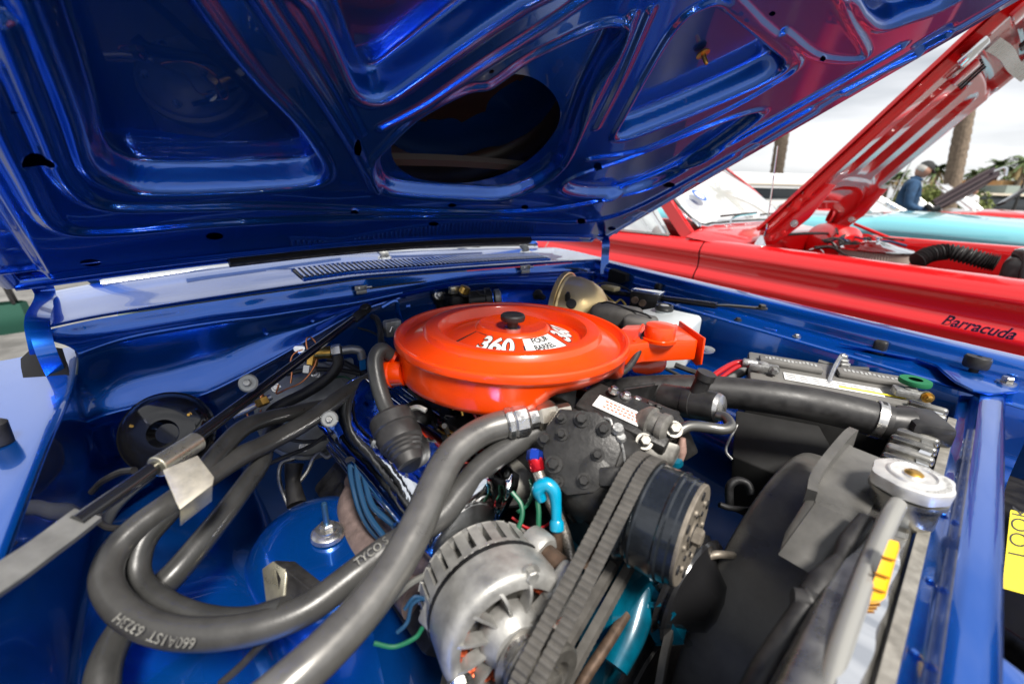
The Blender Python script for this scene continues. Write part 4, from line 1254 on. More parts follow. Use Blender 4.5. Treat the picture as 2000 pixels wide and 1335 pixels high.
# fender brace rod with its zinc hose clip
rod = thing('brace_rod', 'long black brace rod slanting from the firewall down to the near fender', 'brace rod', at(330, 890, t=.50))
ra, rb = at(60, 1090, t=.365), at(712, 606, t=1.0)
r0 = at(150, 1020, t=.40)
tube('rod', [r0, at(330, 893, t=.49), at(520, 752, t=.66), at(690, 624, t=.955)], [.0075, .0072, .0072, .0072], BLACKG, rod, n=18)
strip('flat_end', [r0 + (r0 - at(330, 893, t=.49)).normalized() * -.01, at(110, 1052, t=.383), at(40, 1102, t=.355), at(-40, 1155, t=.33)], .0250, .005, mat('grey worn paint', (.17, .17, .165), .2, .4, noise=.2, nscale=40), rod, up=(.55, -.2, .8))
strip('far_end', [at(688, 626, t=.95), at(700, 616, t=.98), at(716, 603, t=1.01)], .022, .005, BLACKS, rod, up=(.5, -.4, .8))
hexbolt('end_bolt', at(714, 603, t=1.0), (.5, -.4, .8), .009, .010, BLACKS, rod)
sl0, sl1 = at(306, 912, t=.472), at(384, 862, t=.522)
lathe('clip_sleeve', [(.0105, 0), (.0115, .001), (.0115, (sl1 - sl0).length), (.0100, (sl1 - sl0).length)], sl0, (sl1 - sl0), ZINC, rod, n=24)
clip = [at(318, 922, t=.468), at(386, 893, t=.495), at(418, 935, t=.478), at(415, 952, t=.470), at(352, 1000, t=.442), at(344, 985, t=.446)]
n_ = ((clip[1] - clip[0]).cross(clip[4] - clip[0])).normalized()
if n_.dot(CAM - clip[0]) < 0: n_ = -n_
prism('clip_band', [p + n_ * .004 for p in clip], -n_ * .0025, mat('cream zinc plate', (.66, .61, .50), .55, .38, noise=.2, nscale=60), rod, bevel=.001)
prism('clip_side', [p + n_ * .0038 for p in (clip[3], clip[4])] + [clip[4] - n_ * .022, clip[3] - n_ * .022], (0, 0, .001), ZINC, rod)
# second brace on the driver side
r2 = thing('brace_rod', 'thin black brace rod above the washer bottle on the far side', 'brace rod', at(1300, 580, t=1.2))
d0, d1 = at(1150, 566, t=1.38), at(1400, 597, t=1.12)
tube('rod', [d0, at(1280, 581, t=1.23), d1], .0080, BLACKG, r2, n=14)
strip('flat_end', [d1 - (d1 - d0).normalized() * .01, at(1430, 597, t=1.09), at(1495, 603, t=1.03)], .018, .004, BLACKS, r2)
hexbolt('end_bolt', at(1488, 602, t=1.03), (0, 0, 1), .008, .009, BLACKS, r2)

# ------------------------------------------------------------------ firewall fittings
# black round cover (vacuum reservoir) on the passenger side
hc = at(325, 846, t=.78)
hx = Vector((.80, -.25, .45)).normalized()
hn = thing('vacuum_canister', 'glossy black round canister on the inner fender behind the brace rod', 'canister', hc - Vector((0, 0, .08)))
lathe('shell', [(0.0420, -.04), (0.0622, -.036), (0.0689, -.020), (0.0706, -.014), (0.0722, -.012), (0.0722, -.008), (0.0689, -.006), (0.0655, .004), (0.0538, .014), (0.0378, .018), (0.0235, .018), (0.0218, .010), (0.0168, -.004)], hc, hx, BLACKG, hn, n=56)
for a_ in (0.6, 2.7, 4.8):
    x_, y_, _z = frame(hx)
    hexbolt('shell_screw', hc + hx * .0145 + (x_ * cos(a_) + y_ * sin(a_)) * .046, hx, .003, .003, BRASS, hn)
tube('canister_strap', [hc + Vector((-.02, -.02, -.07)), at(215, 1000, t=.70), at(190, 1120, t=.62), at(165, 1300, t=.52)], .010, mat('grey strap', (.22, .23, .24), .3, .4), hn, n=10)
# heater motor cover, silver
hm = at(600, 800, t=.92)
hd = Vector((.78, -.35, .45)).normalized()
ht = thing('heater_motor', 'round silver heater motor cover low on the firewall', 'motor', hm - Vector((0, 0, .1)))
lathe('cover', [(.092, -.05), (.092, -.006), (.088, 0), (.070, .006), (.052, .020), (.03, .024)], hm, hd, SILVERP, ht, n=56)
lathe('flange', [(.074, .0), (.100, -.012), (.102, -.018)], hm, hd, SILVERP, ht, n=56)
x_, y_, _z = frame(hd)
for a_ in (.2, 1.3, 2.4, 3.5, 4.6, 5.6):
    hexbolt('cover_screw', hm + hd * .006 + (x_ * cos(a_) + y_ * sin(a_)) * .074, hd, .006, .006, STEEL, ht)
for q in ((486, 748, .93), (644, 818, .86)):
    fo = thing('firewall_stud', 'grey washer and nut on the firewall %s' % ('above the brace rod' if q[0] < 500 else 'at the heater motor rim'), 'stud', at(*q))
    lathe('washer', [(.011, 0), (.012, .003), (.010, .005)], at(*q), hd, SILVERP, fo, n=24)
    hexbolt('nut', at(*q) + hd * .003, hd, .005, .008, LEAD, fo)
# grey evaporator box panel
ep = thing('evaporator_cover', 'flat grey sheet metal evaporator cover on the firewall', 'cover', at(590, 760, t=.98))
prism('panel', [at(498, 770, t=.97), at(545, 722, t=.98), at(690, 700, t=1.0), at(700, 760, t=.98), at(640, 770, t=.97), at(640, 840, t=.95), at(505, 830, t=.95)], (-.01, 0, 0), SILVERP, ep, bevel=.002)
# expansion valve: brass body, steel nuts, copper capillary coils
ev = thing('expansion_valve', 'brass expansion valve with copper capillary tubes by the firewall', 'valve', at(620, 690, t=.88))
e_a, e_b = at(660, 687, t=.87), at(618, 690, t=.86)
lathe('body', [(.009, 0), (.012, .002), (.012, .030), (.009, .032)], at(648, 687, t=.868), e_b - e_a, BRASS, ev, n=16)
lathe('side_body', [(.010, 0), (.011, .003), (.011, .024), (.008, .026)], at(613, 690, t=.862), at(608, 722, t=.858) - at(613, 690, t=.862), BRASS, ev, n=6)
lathe('steel_nut', [(.010, 0), (.013, .002), (.013, .016), (.009, .018)], at(607, 712, t=.858), at(603, 740, t=.855) - at(607, 712, t=.858), STEEL, ev, n=6)
lathe('steel_nut', [(.010, 0), (.014, .002), (.014, .018), (.010, .020)], at(668, 684, t=.872), at(645, 688, t=.868) - at(668, 684, t=.872), STEEL, ev, n=6)
tube('pipe', [at(668, 684, t=.872), at(690, 682, t=.88), at(703, 686, t=.885), at(708, 700, t=.89)], .0085, mat('dull alloy pipe', (.36, .36, .35), .8, .45, noise=.2, nscale=60), ev, n=14)
lathe('dial', [(.010, 0), (.011, .002), (.009, .003)], at(585, 681, t=.86), (.7, -.6, .4), CHROME, ev, n=20)
tube('capillary', [at(602, 690, t=.858), at(598, 665, t=.86), at(606, 658, t=.86), at(618, 672, t=.862), at(620, 690, t=.862), at(612, 718, t=.85), at(590, 745, t=.84), at(558, 760, t=.83), at(540, 768, t=.83), at(545, 750, t=.83)], .0016, COPPER, ev, n=7)
tube('capillary', [at(592, 682, t=.858), at(575, 690, t=.856), at(568, 705, t=.855), at(570, 730, t=.852), at(568, 748, t=.85)], .0016, COPPER, ev, n=7)
lathe('lower_fitting', [(.008, 0), (.012, .002), (.012, .014), (.008, .016)], at(516, 792, t=.80), at(508, 775, t=.80) - at(516, 792, t=.80), BRASS, ev, n=6)
lathe('copper_tip', [(.004, 0), (.005, .004), (.003, .018)], at(512, 783, t=.80), at(510, 768, t=.80) - at(512, 783, t=.80), COPPER, ev, n=10)
tube('capillary', [at(506, 790, t=.80), at(488, 794, t=.80), at(482, 808, t=.80), at(492, 818, t=.80), at(506, 808, t=.80), at(510, 800, t=.80)], .0017, COPPER, ev, n=7)
tube('alloy_tube', [at(455, 812, t=.79), at(490, 796, t=.80), at(530, 774, t=.82)], .006, mat('pale alloy', (.5, .5, .5), .7, .35), ev, n=12)
h5 = hose('suction_hose', [(658, 690, .872), (660, 712, .87), (640, 738, .865), (600, 765, .85), (560, 785, .83), (535, 800, .815), (525, 815, .80)], .0105, RUBBER, 'short black hose from the brass valve down the firewall')
# black twin tubes at the left of the air cleaner
h6 = hose('vacuum_hose', [(728, 618, 1.0), (735, 622, .98), (742, 640, .95), (744, 665, .90), (748, 690, .88)], .0065, RUBBER, 'black rubber tube dropping from the firewall grommet left of the air cleaner')
box_r = thing('relay', 'small silver relay box on the firewall left of the air cleaner', 'relay', at(765, 640, t=.95))
box('case', at(766, 640, t=.95), (.02, .035, .035), LEAD, box_r, bevel=.004)
tube('bail', [at(758, 630, t=.94), at(765, 638, t=.94), at(762, 648, t=.94)], .003, STEEL, box_r, n=8)

# wiper motor on the firewall behind the air cleaner
wm = thing('wiper_motor', 'grimy wiper motor on the firewall behind the air cleaner', 'motor', at(900, 585, t=1.18))
prism('mount_plate', [at(842, 570, t=1.20), at(868, 564, t=1.20), at(935, 572, t=1.17), at(958, 596, t=1.14), at(862, 606, t=1.14)], (-.012, 0, -.01), GREASE, wm, bevel=.002)
lathe('grommet', [(.016, 0), (.018, .004), (.012, .008)], at(857, 576, t=1.175), (.9, -.2, .3), RUBBER, wm, n=24)
hexbolt('nut', at(857, 576, t=1.165), (.9, -.2, .3), .008, .010, STEEL, wm)
box('gear_case', at(892, 586, t=1.15), (.05, .06, .035), GREASE, wm, bevel=.008)
box('switch_bracket', at(888, 566, t=1.13), (.012, .030, .018), ZINC, wm, bevel=.002)
lathe('switch_can', [(.013, 0), (.013, .016), (.010, .018)], at(905, 572, t=1.13), (.2, .3, .9), BRASS, wm, n=20)
m0, m1 = at(915, 588, t=1.14), at(962, 584, t=1.15)
lathe('motor_can', [(.024, 0), (.026, .01), (.026, .04), (.030, .043), (.030, .056), (.022, .060)], m0, m1 - m0, BLACKS, wm, n=30)
lathe('end_cap', [(.022, 0), (.023, .012), (.014, .016)], at(966, 582, t=1.145), m1 - m0, LEAD, wm, n=24)
for q in ((895, 570), (915, 575), (930, 568)):
    tube('lead_wire', [at(*q, t=1.12), at(q[0] + 12, q[1] + 8, t=1.12), at(q[0] + 30, q[1] + 4, t=1.125)], .0025, RUBBER, wm, n=7)
gro = thing('firewall_grommet', 'black rubber grommet on the firewall beside the gold brake booster', 'grommet', at(1052, 578, t=1.25))
lathe('bush', [(.014, 0), (.016, .006), (.010, .014), (.008, .030), (.006, .034)], at(1048, 574, t=1.26), (.9, -.1, -.1), RUBBER, gro, n=20)

# gold brake booster and black master cylinder
bo = at(1128, 612, t=1.14)
bd = Vector((.90, .36, .02)).normalized()
bt = thing('brake_booster', 'gold brake booster drum on the firewall with a clamp band', 'brake booster', bo - Vector((0, 0, .1)))
lathe('drum', [(.06, -.05), (.090, -.046), (.0955, -.034), (.0955, -.026), (.092, -.022), (.091, .0), (.084, .026), (.070, .050), (.050, .066), (.042, .070), (.040, .090), (.030, .094)], bo, bd, GOLD, bt, n=64)
lathe('clamp_band', [(0.0977, -.043), (0.1008, -.042), (0.1008, -.030), (0.0977, -.029)], bo, bd, GOLD, bt, n=64, cap=False)
tube('clamp_bolt', [at(1118, 556, t=1.15), at(1135, 551, t=1.15), at(1146, 548, t=1.155)], .005, BRASS, bt, n=8)
box('clamp_lug', at(1138, 553, t=1.15), (.012, .014, .024), GOLD, bt, bevel=.002)
lathe('check_valve', [(.006, 0), (.007, .016), (.004, .024)], at(1108, 586, t=1.06), (.4, -.4, .9), BLACKS, bt, n=14)
lathe('valve_grommet', [(.012, 0), (.012, .006)], at(1115, 594, t=1.055), (.6, -.4, .6), RUBBER, bt, n=18)
mc = thing('master_cylinder', 'dark grey two chamber master cylinder in front of the gold booster', 'master cylinder', at(1215, 625, t=1.0))
m_a = at(1203, 618, t=1.03)
DUST = mat('dusty dark grey lid', (.14, .132, .122), .2, .55, noise=.25, nscale=30)
box('reservoir', m_a, (.115, .065, .050), DUST, mc, axes=(Vector((.92, .38, 0)), Vector((-.38, .92, 0)), Vector((0, 0, 1))), bevel=.016, seg=4)
box('reservoir', at(1250, 634, t=.975), (.070, .060, .040), DUST, mc, axes=(Vector((.92, .38, 0)), Vector((-.38, .92, 0)), Vector((0, 0, 1))), bevel=.012, seg=4)
box('body', at(1222, 660, t=1.0), (.17, .05, .05), GREASE, mc, axes=(Vector((.92, .38, 0)), Vector((-.38, .92, 0)), Vector((0, 0, 1))), bevel=.01)
tube('bail', [at(1160, 600, t=1.06), at(1185, 590, t=1.03), at(1230, 604, t=.99), at(1262, 614, t=.96), at(1272, 622, t=.95)], .0022, BLACKS, mc, n=8)
# washer bottle
wz = .905
wb = thing('washer_bottle', 'milky white plastic washer bottle with black cap on the far inner fender', 'bottle', at(1310, 660, t=1.05))
wc = [at(1240, 598, z=wz + .002), at(1300, 590, z=wz), at(1368, 612, z=wz - .003), at(1345, 634, z=wz - .003), at(1262, 634, z=wz - .003)]
prism('tank', [at(1232, 606, t=1.10), at(1290, 597, t=1.13), at(1374, 615, t=1.03), at(1352, 634, t=.96), at(1275, 640, t=.96)], (0, 0, -.105), MILKY, wb, bevel=.012, seg=4)
cp_ = at(1297, 605, t=1.075)
lathe('cap', [(.021, 0), (.022, .004), (.0205, .006), (.020, .012), (.016, .013), (.015, .010)], cp_, (0, 0, 1), DARKCASE, wb, n=32)
lathe('neck', [(.019, -.012), (.019, .001)], cp_, (0, 0, 1), MILKY, wb, n=28)
lathe('cap_mark', [(.010, .0105), (.010, .0118), (.004, .0118)], cp_, (0, 0, 1), GREYP, wb, n=24)
fb = thing('fuse_relay', 'chrome topped voltage regulator on the far fender behind the washer bottle', 'relay', at(1270, 580, t=1.3))
box('cover', at(1266, 570, t=1.25), (.085, .050, .012), CHROME, fb, axes=(Vector((.97, .2, 0)), Vector((-.2, .97, 0)), Vector((0, 0, 1))), bevel=.004)
box('base', at(1262, 588, t=1.24), (.080, .045, .050), BLACKS, fb, axes=(Vector((.97, .2, 0)), Vector((-.2, .97, 0)), Vector((0, 0, 1))), bevel=.004)
for q in ((1240, 586), (1255, 592)):
    lathe('terminal', [(.010, 0), (.009, .006)], at(*q, t=1.19), (.4, -.8, .2), RUST, fb, n=16)
lamp = thing('connector', 'cream wiring connector by the gold booster', 'connector', at(1185, 580, t=1.3))
box('shell', at(1192, 562, t=1.3), (.05, .03, .012), mat('cream plastic', (.55, .45, .25), 0, .5), lamp, bevel=.003)
tube('lead', [at(1180, 574, t=1.25), at(1200, 590, t=1.22), at(1212, 585, t=1.22), at(1222, 595, t=1.2)], .0025, mat('yellow lead', (.5, .35, .08), 0, .5), lamp, n=7)
# washer on the apron by the snorkel
ey = thing('eyelet', 'bright steel eyelet on the far inner fender beside the snorkel mouth', 'eyelet', at(1378, 686, t=.98))
lathe('ring', [(.008, 0), (.018, .001), (.019, .003), (.008, .004)], at(1378, 685, t=.98), (0, -.2, 1), STEEL, ey, n=28)

# ------------------------------------------------------------------ battery
bz_ = .868
B = [at(1488, 686, z=bz_), at(1800, 738, z=bz_), at(1795, 800, z=bz_), at(1440, 738, z=bz_)]
bx_ = ((B[1] - B[0]) + (B[2] - B[3])).normalized()
by_ = Vector((-bx_.y, bx_.x, 0))
bc_ = (B[0] + B[1] + B[2] + B[3]) / 4
BL, BW = .275, .160
bat = thing('battery', 'grey topped battery with two vent covers and clamped terminals', 'battery', bc_ - Vector((0, 0, .2)))
BX = (bx_, by_, Vector((0, 0, 1)))
def bp(u, v, h=0.0):
    return bc_ + bx_ * u + by_ * v + Vector((0, 0, h))
box('case', bp(0, 0, -.115), (BL - .008, BW - .008, .170), DARKCASE, bat, axes=BX, bevel=.004)
bl_ = box('lid', bp(0, 0, -.014), (BL, BW, .030), GREYCASE, bat, axes=BX, bevel=.005)
for s_ in (-.066, .066):
    vcv = box('vent_cover', bp(s_, .020, .006), (.108, .040, .012), GREYCASE, bat, axes=BX, bevel=.005)
    for k_ in range(14):
        box('moulded_letter', bp(s_ - .042 + .0065 * k_, .020 + random.uniform(-.004, .004), .0124), (.004, random.uniform(.006, .014), .0008), GREYP, vcv, axes=BX, bevel=0)
lbm = box('label', bp(-.005, -.043, .0022), (.150, .038, .0012), WHITE, bat, axes=BX, bevel=.0004)
for k_ in range(3):
    for j_ in range(7):
        box('label_print', bp(-.068 + .020 * j_, -.034 - .009 * k_, .0031), (random.uniform(.008, .016), .003, .0003), mat('grey print', (.25, .25, .26), 0, .5), lbm, axes=BX, bevel=0)
strip('yellow_stripe', [bp(.005, -.052, .0034), bp(.100, -.052, .0034)], .006, .0008, YELLOW, lbm, smooth_path=False)
for s_, rr in ((-.118, 0), (.105, 1)):
    tp = bp(s_, -.042 if s_ < 0 else -.046, 0)
    po_ = lathe('terminal_post', [(.010, 0), (.009, .020), (.007, .021)], tp, (0, 0, 1), LEAD, bat, n=20)
    box('clamp', tp + Vector((0, 0, .012)) - bx_ * .006, (.034, .026, .013), LEAD, po_, axes=BX, bevel=.003)
    box('clamp_jaw', tp + Vector((0, 0, .012)) + bx_ * .018, (.020, .018, .012), LEAD, po_, axes=BX, bevel=.003)
    hexbolt('clamp_bolt', tp + Vector((0, 0, .013)) + bx_ * .020 - by_ * .010, -by_, .006, .012, LEAD if s_ < 0 else BRASS, po_)
tp = bp(.112, -.030, .024)
gw = lathe('felt_washer', [(.010, 0), (.022, 0), (.023, .004), (.022, .008), (.010, .008)], tp, (0, 0, 1), GREENP, None, n=36, cap=False)
tag(gw, 'thick green felt washer on the battery terminal', 'washer')
rc = thing('battery_cable', 'red battery cable pair rising to the left terminal', 'cable', at(1420, 730, t=.85))
t0_ = bp(-.132, -.042, .014)
tube('cable', [t0_, at(1440, 708, t=.88), at(1410, 722, t=.86), at(1385, 742, t=.84), at(1370, 770, t=.83)], .0055, REDWIRE, rc, n=12)
tube('cable', [t0_ + Vector((0, -.008, -.002)), at(1446, 714, t=.87), at(1418, 730, t=.85), at(1393, 752, t=.83), at(1380, 780, t=.82)], .004, REDWIRE, rc, n=12)
lathe('lug', [(.0075, 0), (.0085, .002), (.0085, .024), (.007, .026)], t0_ - bx_ * .020, bx_, LEAD, rc, n=14)
gh = hose('filler_hose', [(1398, 765, .86), (1412, 745, .88), (1440, 728, .90), (1470, 716, .93)], .011, mat('grey conduit', (.14, .14, .14), 0, .45), 'grey conduit curving up beside the battery')
# hold-down: cross bar and J-bolt
hd_ = thing('battery_clamp', 'steel hold-down bar with threaded J-bolt across the battery', 'clamp', bp(0, .05, .02))
tube('bar', [at(1598, 706, t=.93), at(1640, 717, t=.91), at(1697, 722, t=.885)], .0055, mat('grey painted steel', (.12, .12, .12), .5, .45), hd_, n=10, res=3)
tube('rod', [at(1645, 694, t=.90), at(1640, 700, t=.895), at(1628, 722, t=.86), at(1612, 765, t=.80)], .0045, STEEL, hd_, n=10)
tube('stud', [at(1647, 690, t=.90), at(1645, 716, t=.90)], .004, LEAD, hd_, n=10, res=2)
for q, r_ in ((700, .008), (708, .010), (715, .012)):
    hexbolt('nut', at(1646, q, t=.90), (0, 0, 1), r_, .008, LEAD, hd_, washer=False)

# ------------------------------------------------------------------ radiator, shroud, upper hose
TX0, TX1, TZ = .458, .510, .872
rad = thing('radiator', 'radiator with ribbed metal top tank and bright pressure cap', 'radiator', (.47, .12, .35))
tprof = [(TX0 - .006, .80), (TX0, .845), (TX0 + .004, TZ - .008), (TX0 + .012, TZ), (TX1 - .012, TZ), (TX1 - .003, TZ - .008), (TX1, .845), (TX1, .80)]
RADM = mat('tarnished radiator metal', (.34, .33, .30), .85, .32, noise=.35, nscale=30, rvar=.12)
tyl = list(np.linspace(-.30, .50, 60))
tr = []
for x_, z_ in tprof:
    tr.append([Vector((x_ + FS(y_), y_, z_ - (.010 * max(0, sin((y_ - .05) * 2 * pi / .034)) ** 2 if (z_ > .86 and .25 < y_ < .50) else 0) - (.02 if y_ > .497 or y_ < -.297 else 0))) for y_ in tyl])
grid('top_tank', tr, RADM, rad, su=1, sv=3)
for y_ in np.arange(.250, .50, .034):
    box('tank_rib', ((TX0 + TX1) / 2 + FS(y_), y_, TZ + .002), (.050, .012, .014), RADM, rad, bevel=.005, seg=3)
box('core', ((TX0 + TX1) / 2, .10, .56), (.03, .78, .48), BLACKS, rad, bevel=.002)
strip('side_flange', [(TX1 + .006 + FS(y_), y_, TZ - .010) for y_ in (.50, .2, -.3)], .010, .006, mat('dusty bare steel', (.36, .34, .30), .6, .5, noise=.3, nscale=60), rad, smooth_path=False)
strip('solder_seam', [Vector((TX1 - .012 + FS(y_) + .0015 * sin(k_ * 2.1), y_, TZ + .001 + .0012 * sin(k_ * 1.3))) for k_, y_ in enumerate(np.linspace(-.28, .48, 40))], .012, .005, CHROME, rad, res=3)
# hose neck and its black outlet
nk0, nk1 = at(1748, 826, t=.66), at(1830, 836, t=.645)
box('outlet_block', (nk0 + nk1) / 2 + Vector((.005, .012, -.002)), ((nk1 - nk0).length + .02, .052, .034), BLACKS, rad, axes=frame((0, 0, 1), up=(nk1 - nk0))[::1], bevel=.008)
lathe('outlet_neck', [(.024, 0), (.024, .040), (.021, .042)], at(1715, 822, t=.672), nk1 - nk0, BLACKS, rad, n=28)
uh = hose('upper_radiator_hose', [(1170, 770, .80), (1235, 762, .775), (1320, 760, .755), (1410, 765, .735), (1500, 775, .715), (1590, 790, .700), (1670, 808, .685), (1735, 826, .668)],
          [.0225, .024, .025, .0255, .0258, .026, .0262, .0262], RUBBER, 'fat black radiator hose crossing in front of the battery', n=28)
k0, k1 = at(1700, 815, t=.677), at(1735, 825, t=.668)
lathe('clamp', [(.0263, -.006), (.0282, -.0055), (.0282, .0055), (.0263, .006)], k0 + (k1 - k0) * .4, k1 - k0, STEEL, uh, n=48, cap=False)
for k_ in range(7):
    a_ = 1.0 + k_ * .12
    x_, y_, z_ = frame(k1 - k0)
    rr = (x_ * cos(a_) + y_ * sin(a_))
    box('clamp_slot', k0 + (k1 - k0) * .4 + rr * .0283, (.006, .0016, .0006), DKPRINT, uh, axes=(z_, z_.cross(rr), rr), bevel=0)
# pressure cap
cz = .913
pcap = at(1784, 928, z=cz)
bm = bmesh.new()
def capv(prof_):
    v, f = lathe_vf(prof_, pcap, (0, 0, 1), 72)
    for p in v:
        d = p - pcap
        r_ = sqrt(d.x ** 2 + d.y ** 2)
        if r_ > .026:
            a_ = atan2(d.y, d.x)
            k_ = 1 + .10 * max(0, cos(2 * (a_ - .75))) ** 6 - .02 * sin(8 * a_)
            p.x, p.y = pcap.x + d.x * k_, pcap.y + d.y * k_
    return v, f
CAPM = mat('brushed cap steel', (.74, .73, .70), .6, .38, noise=.12, nscale=60, rvar=.1)
v_, f_ = capv([(.028, -.018), (.0335, -.014), (.0345, -.004), (.0340, -.001), (.031, .000), (.024, .0005), (.022, .0025), (.020, .003), (.018, .001), (.010, .0005), (.008, .003), (.004, .0035)])
capo = pyd('pressure_cap', v_, f_, CAPM, rad, angle=30)
lathe('cap_button', [(.0085, .0), (.0085, .003), (.006, .005), (.002, .0052)], pcap, (0, 0, 1), BRASS, capo, n=24)
lathe('filler_neck', [(.030, -.05), (.030, -.024), (.034, -.022), (.034, -.017)], pcap, (0, 0, 1), RADM, rad, n=36)
def cap_fn(u, w):
    a_ = 2.4 - u / .029
    r_ = .0265 + w
    return pcap + Vector((r_ * cos(a_), r_ * sin(a_), .0011))
text('cap_print', 'CAUTION HOT  REMOVE SLOWLY', (0, 0, 0), (1, 0, 0), (0, 1, 0), .0065, mat('stamped print', (.30, .29, .27), .4, .5), capo, fn=cap_fn)
# overflow hose, amber clip
oh = hose('overflow_hose', [(1752, 985, .455), (1738, 1010, .44), (1715, 1060, .42), (1690, 1120, .392), (1665, 1190, .362), (1638, 1270, .335), (1610, 1370, .308)], .0085, mat('shiny grey hose', (.34, .335, .31), .45, .28), 'shiny grey overflow hose running down from the radiator cap')
acl = thing('amber_clip', 'amber yellow plastic clip lying on the radiator tank', 'clip', at(1722, 1110, t=.415))
tz_ = [.388, .388, .384, .374, .374, .382]
prism('clip_bar', [at(a_, b_, t=c_) for (a_, b_), c_ in zip([(1736, 1050), (1757, 1056), (1746, 1092), (1722, 1180), (1690, 1172), (1716, 1102)], tz_)], (.002, .001, -.007), AMBER, acl, bevel=.0015)
for (p_, q_, c_) in (((1722, 1086), (1748, 1094), .383), ((1708, 1118), (1736, 1128), .379), ((1698, 1146), (1728, 1156), .376)):
    strip('groove', [at(*p_, t=c_ - .0012), at(*q_, t=c_ - .0012)], .0016, .0012, mat('dark amber', (.30, .12, .004), 0, .5), acl, smooth_path=False)

# fan shroud
SY, SZ_, SR = .226, .581, .236
sh = thing('fan_shroud', 'black plastic fan shroud with a raised flange behind the radiator', 'fan shroud', (.36, SY, .35))
ang = np.linspace(-.2 * pi, 1.5 * pi, 64)
def sring(x, r, dz=0):
    return [Vector((x, SY + r * cos(a_), SZ_ + r * sin(a_) + dz)) for a_ in ang]
grid('barrel', [sring(.362, SR - .014), sring(.357, SR - .006), sring(.359, SR + .001), sring(.372, SR + .004), sring(.405, SR + .006), sring(.448, SR + .010)], PLASTIC, sh, su=1, sv=4, thick=.004)
# raised box on the barrel that carries the radiator flange
fp = [at(1655, 862, t=.585), at(1667, 872, t=.58), at(1727, 896, t=.555), at(1745, 930, t=.525), at(1711, 976, t=.495), at(1687, 1022, t=.470), at(1592, 980, t=.495), at(1590, 935, t=.525)]
prism('flange_plate', fp, (0, 0, -.006), PLASTIC, sh, bevel=.001)
strip('ridge', [at(1663, 852, t=.592), at(1650, 862, t=.58), at(1612, 908, t=.545), at(1588, 945, t=.517), at(1582, 972, t=.50)], .010, .024, PLASTIC, sh, res=4)
wallq = [at(1592, 980, t=.495), at(1687, 1022, t=.470), at(1645, 1062, t=.455), at(1610, 1095, t=.445), at(1583, 1120, t=.438), at(1518, 1082, t=.462)]
prism('flange_wall', wallq, (.003, .006, -.004), PLASTIC, sh, bevel=.001)
prism('flange_cheek', [at(1590, 948, t=.515), at(1594, 982, t=.495), at(1520, 1084, t=.462), at(1532, 1040, t=.485)], (.004, .012, -.004), PLASTIC, sh, bevel=.001)
lathe('fan_hub', [(.02, 0), (.06, .004), (.065, .02), (.04, .05), (.02, .06)], (.31, SY, SZ_), (1, 0, 0), BLACKS, sh, n=32)
for k_ in range(7):
    a_ = k_ * 2 * pi / 7 + .25
    ra_ = Vector((0, cos(a_), sin(a_)))
    ta_ = XA.cross(ra_)
    o1 = Vector((.385, SY, SZ_))
    prism('fan_blade', [o1 + ra_ * .05 - ta_ * .03 - XA * .02, o1 + ra_ * .205 - ta_ * .05 - XA * .025, o1 + ra_ * .21 + ta_ * .05 + XA * .015, o1 + ra_ * .05 + ta_ * .03 + XA * .01], XA * .002, STEEL, sh)
# crumpled seal and clips at the lower right of the shroud
sq = thing('foam_seal', 'torn black foam seal between shroud and radiator', 'seal', at(1600, 1150, t=.40))
tube('seal', [at(1690, 1015, t=.46), at(1655, 1060, t=.44), at(1640, 1090, t=.425), at(1600, 1140, t=.405), at(1560, 1200, t=.385), at(1500, 1300, t=.36), at(1460, 1380, t=.345)], [.008, .009, .006, .012, .009, .011, .012], RUBBER, sq, n=10)
tube('lump', [at(1548, 1165, t=.395), at(1575, 1172, t=.392), at(1600, 1160, t=.395), at(1625, 1155, t=.395)], [.008, .011, .006, .008], RUBBER, sq, n=10)
sb2 = prism('shroud_bracket', [at(1640, 1190, t=.375), at(1690, 1178, t=.375), at(1735, 1200, t=.37), at(1715, 1280, t=.35), at(1650, 1340, t=.335), at(1600, 1330, t=.335)], (0.002, .004, -.012), PLASTIC, None, bevel=.004)
tag(sb2, 'grey black moulded bracket at the near end of the radiator tank', 'bracket')

# ------------------------------------------------------------------ filter drier and pipes at the compressor
fd = thing('suction_accumulator', 'black cylinder with silver end beside the compressor', 'accumulator', at(1350, 785, t=.64))
f0, f1 = at(1292, 776, t=.675), at(1402, 796, t=.615)
lathe('shell', [(.018, 0), (.0215, .002), (.0215, (f1 - f0).length - .004), (.0205, (f1 - f0).length)], f0, f1 - f0, BLACKS, fd, n=36)
lathe('end_cap', [(.0205, 0), (.018, .005), (.008, .008)], f1, f1 - f0, STEEL, fd, n=32)
lathe('band', [(.0215, 0), (.0222, .0005), (.0222, .012), (.0215, .0125)], f0 + (f1 - f0) * .45, f1 - f0, BLACKS, fd, n=36, cap=False)
lathe('stub', [(.011, 0), (.011, .022), (.013, .024), (.013, .034)], f0 + (f1 - f0) * .62 + Vector((0, 0, .016)), (0.2, .1, 1), BLACKS, fd, n=20)
box('bracket', at(1245, 772, t=.70), (.09, .006, .03), BLACKS, fd, axes=frame((.2, .2, 1), up=(f1 - f0)), bevel=.002)
pz = hose('refrigerant_pipe', [(1402, 810, .60), (1418, 816, .59), (1427, 832, .575), (1412, 838, .57), (1380, 834, .57), (1345, 832, .565), (1318, 845, .56), (1285, 858, .56)], .0068, mat('satin dark pipe', (.20, .195, .18), .8, .3), 'bent bare metal pipe from the black cylinder to the compressor', 'pipe', n=14)
bp2 = thing('bead_plug', 'small corroded fitting on the compressor side', 'fitting', at(1330, 880, t=.57))
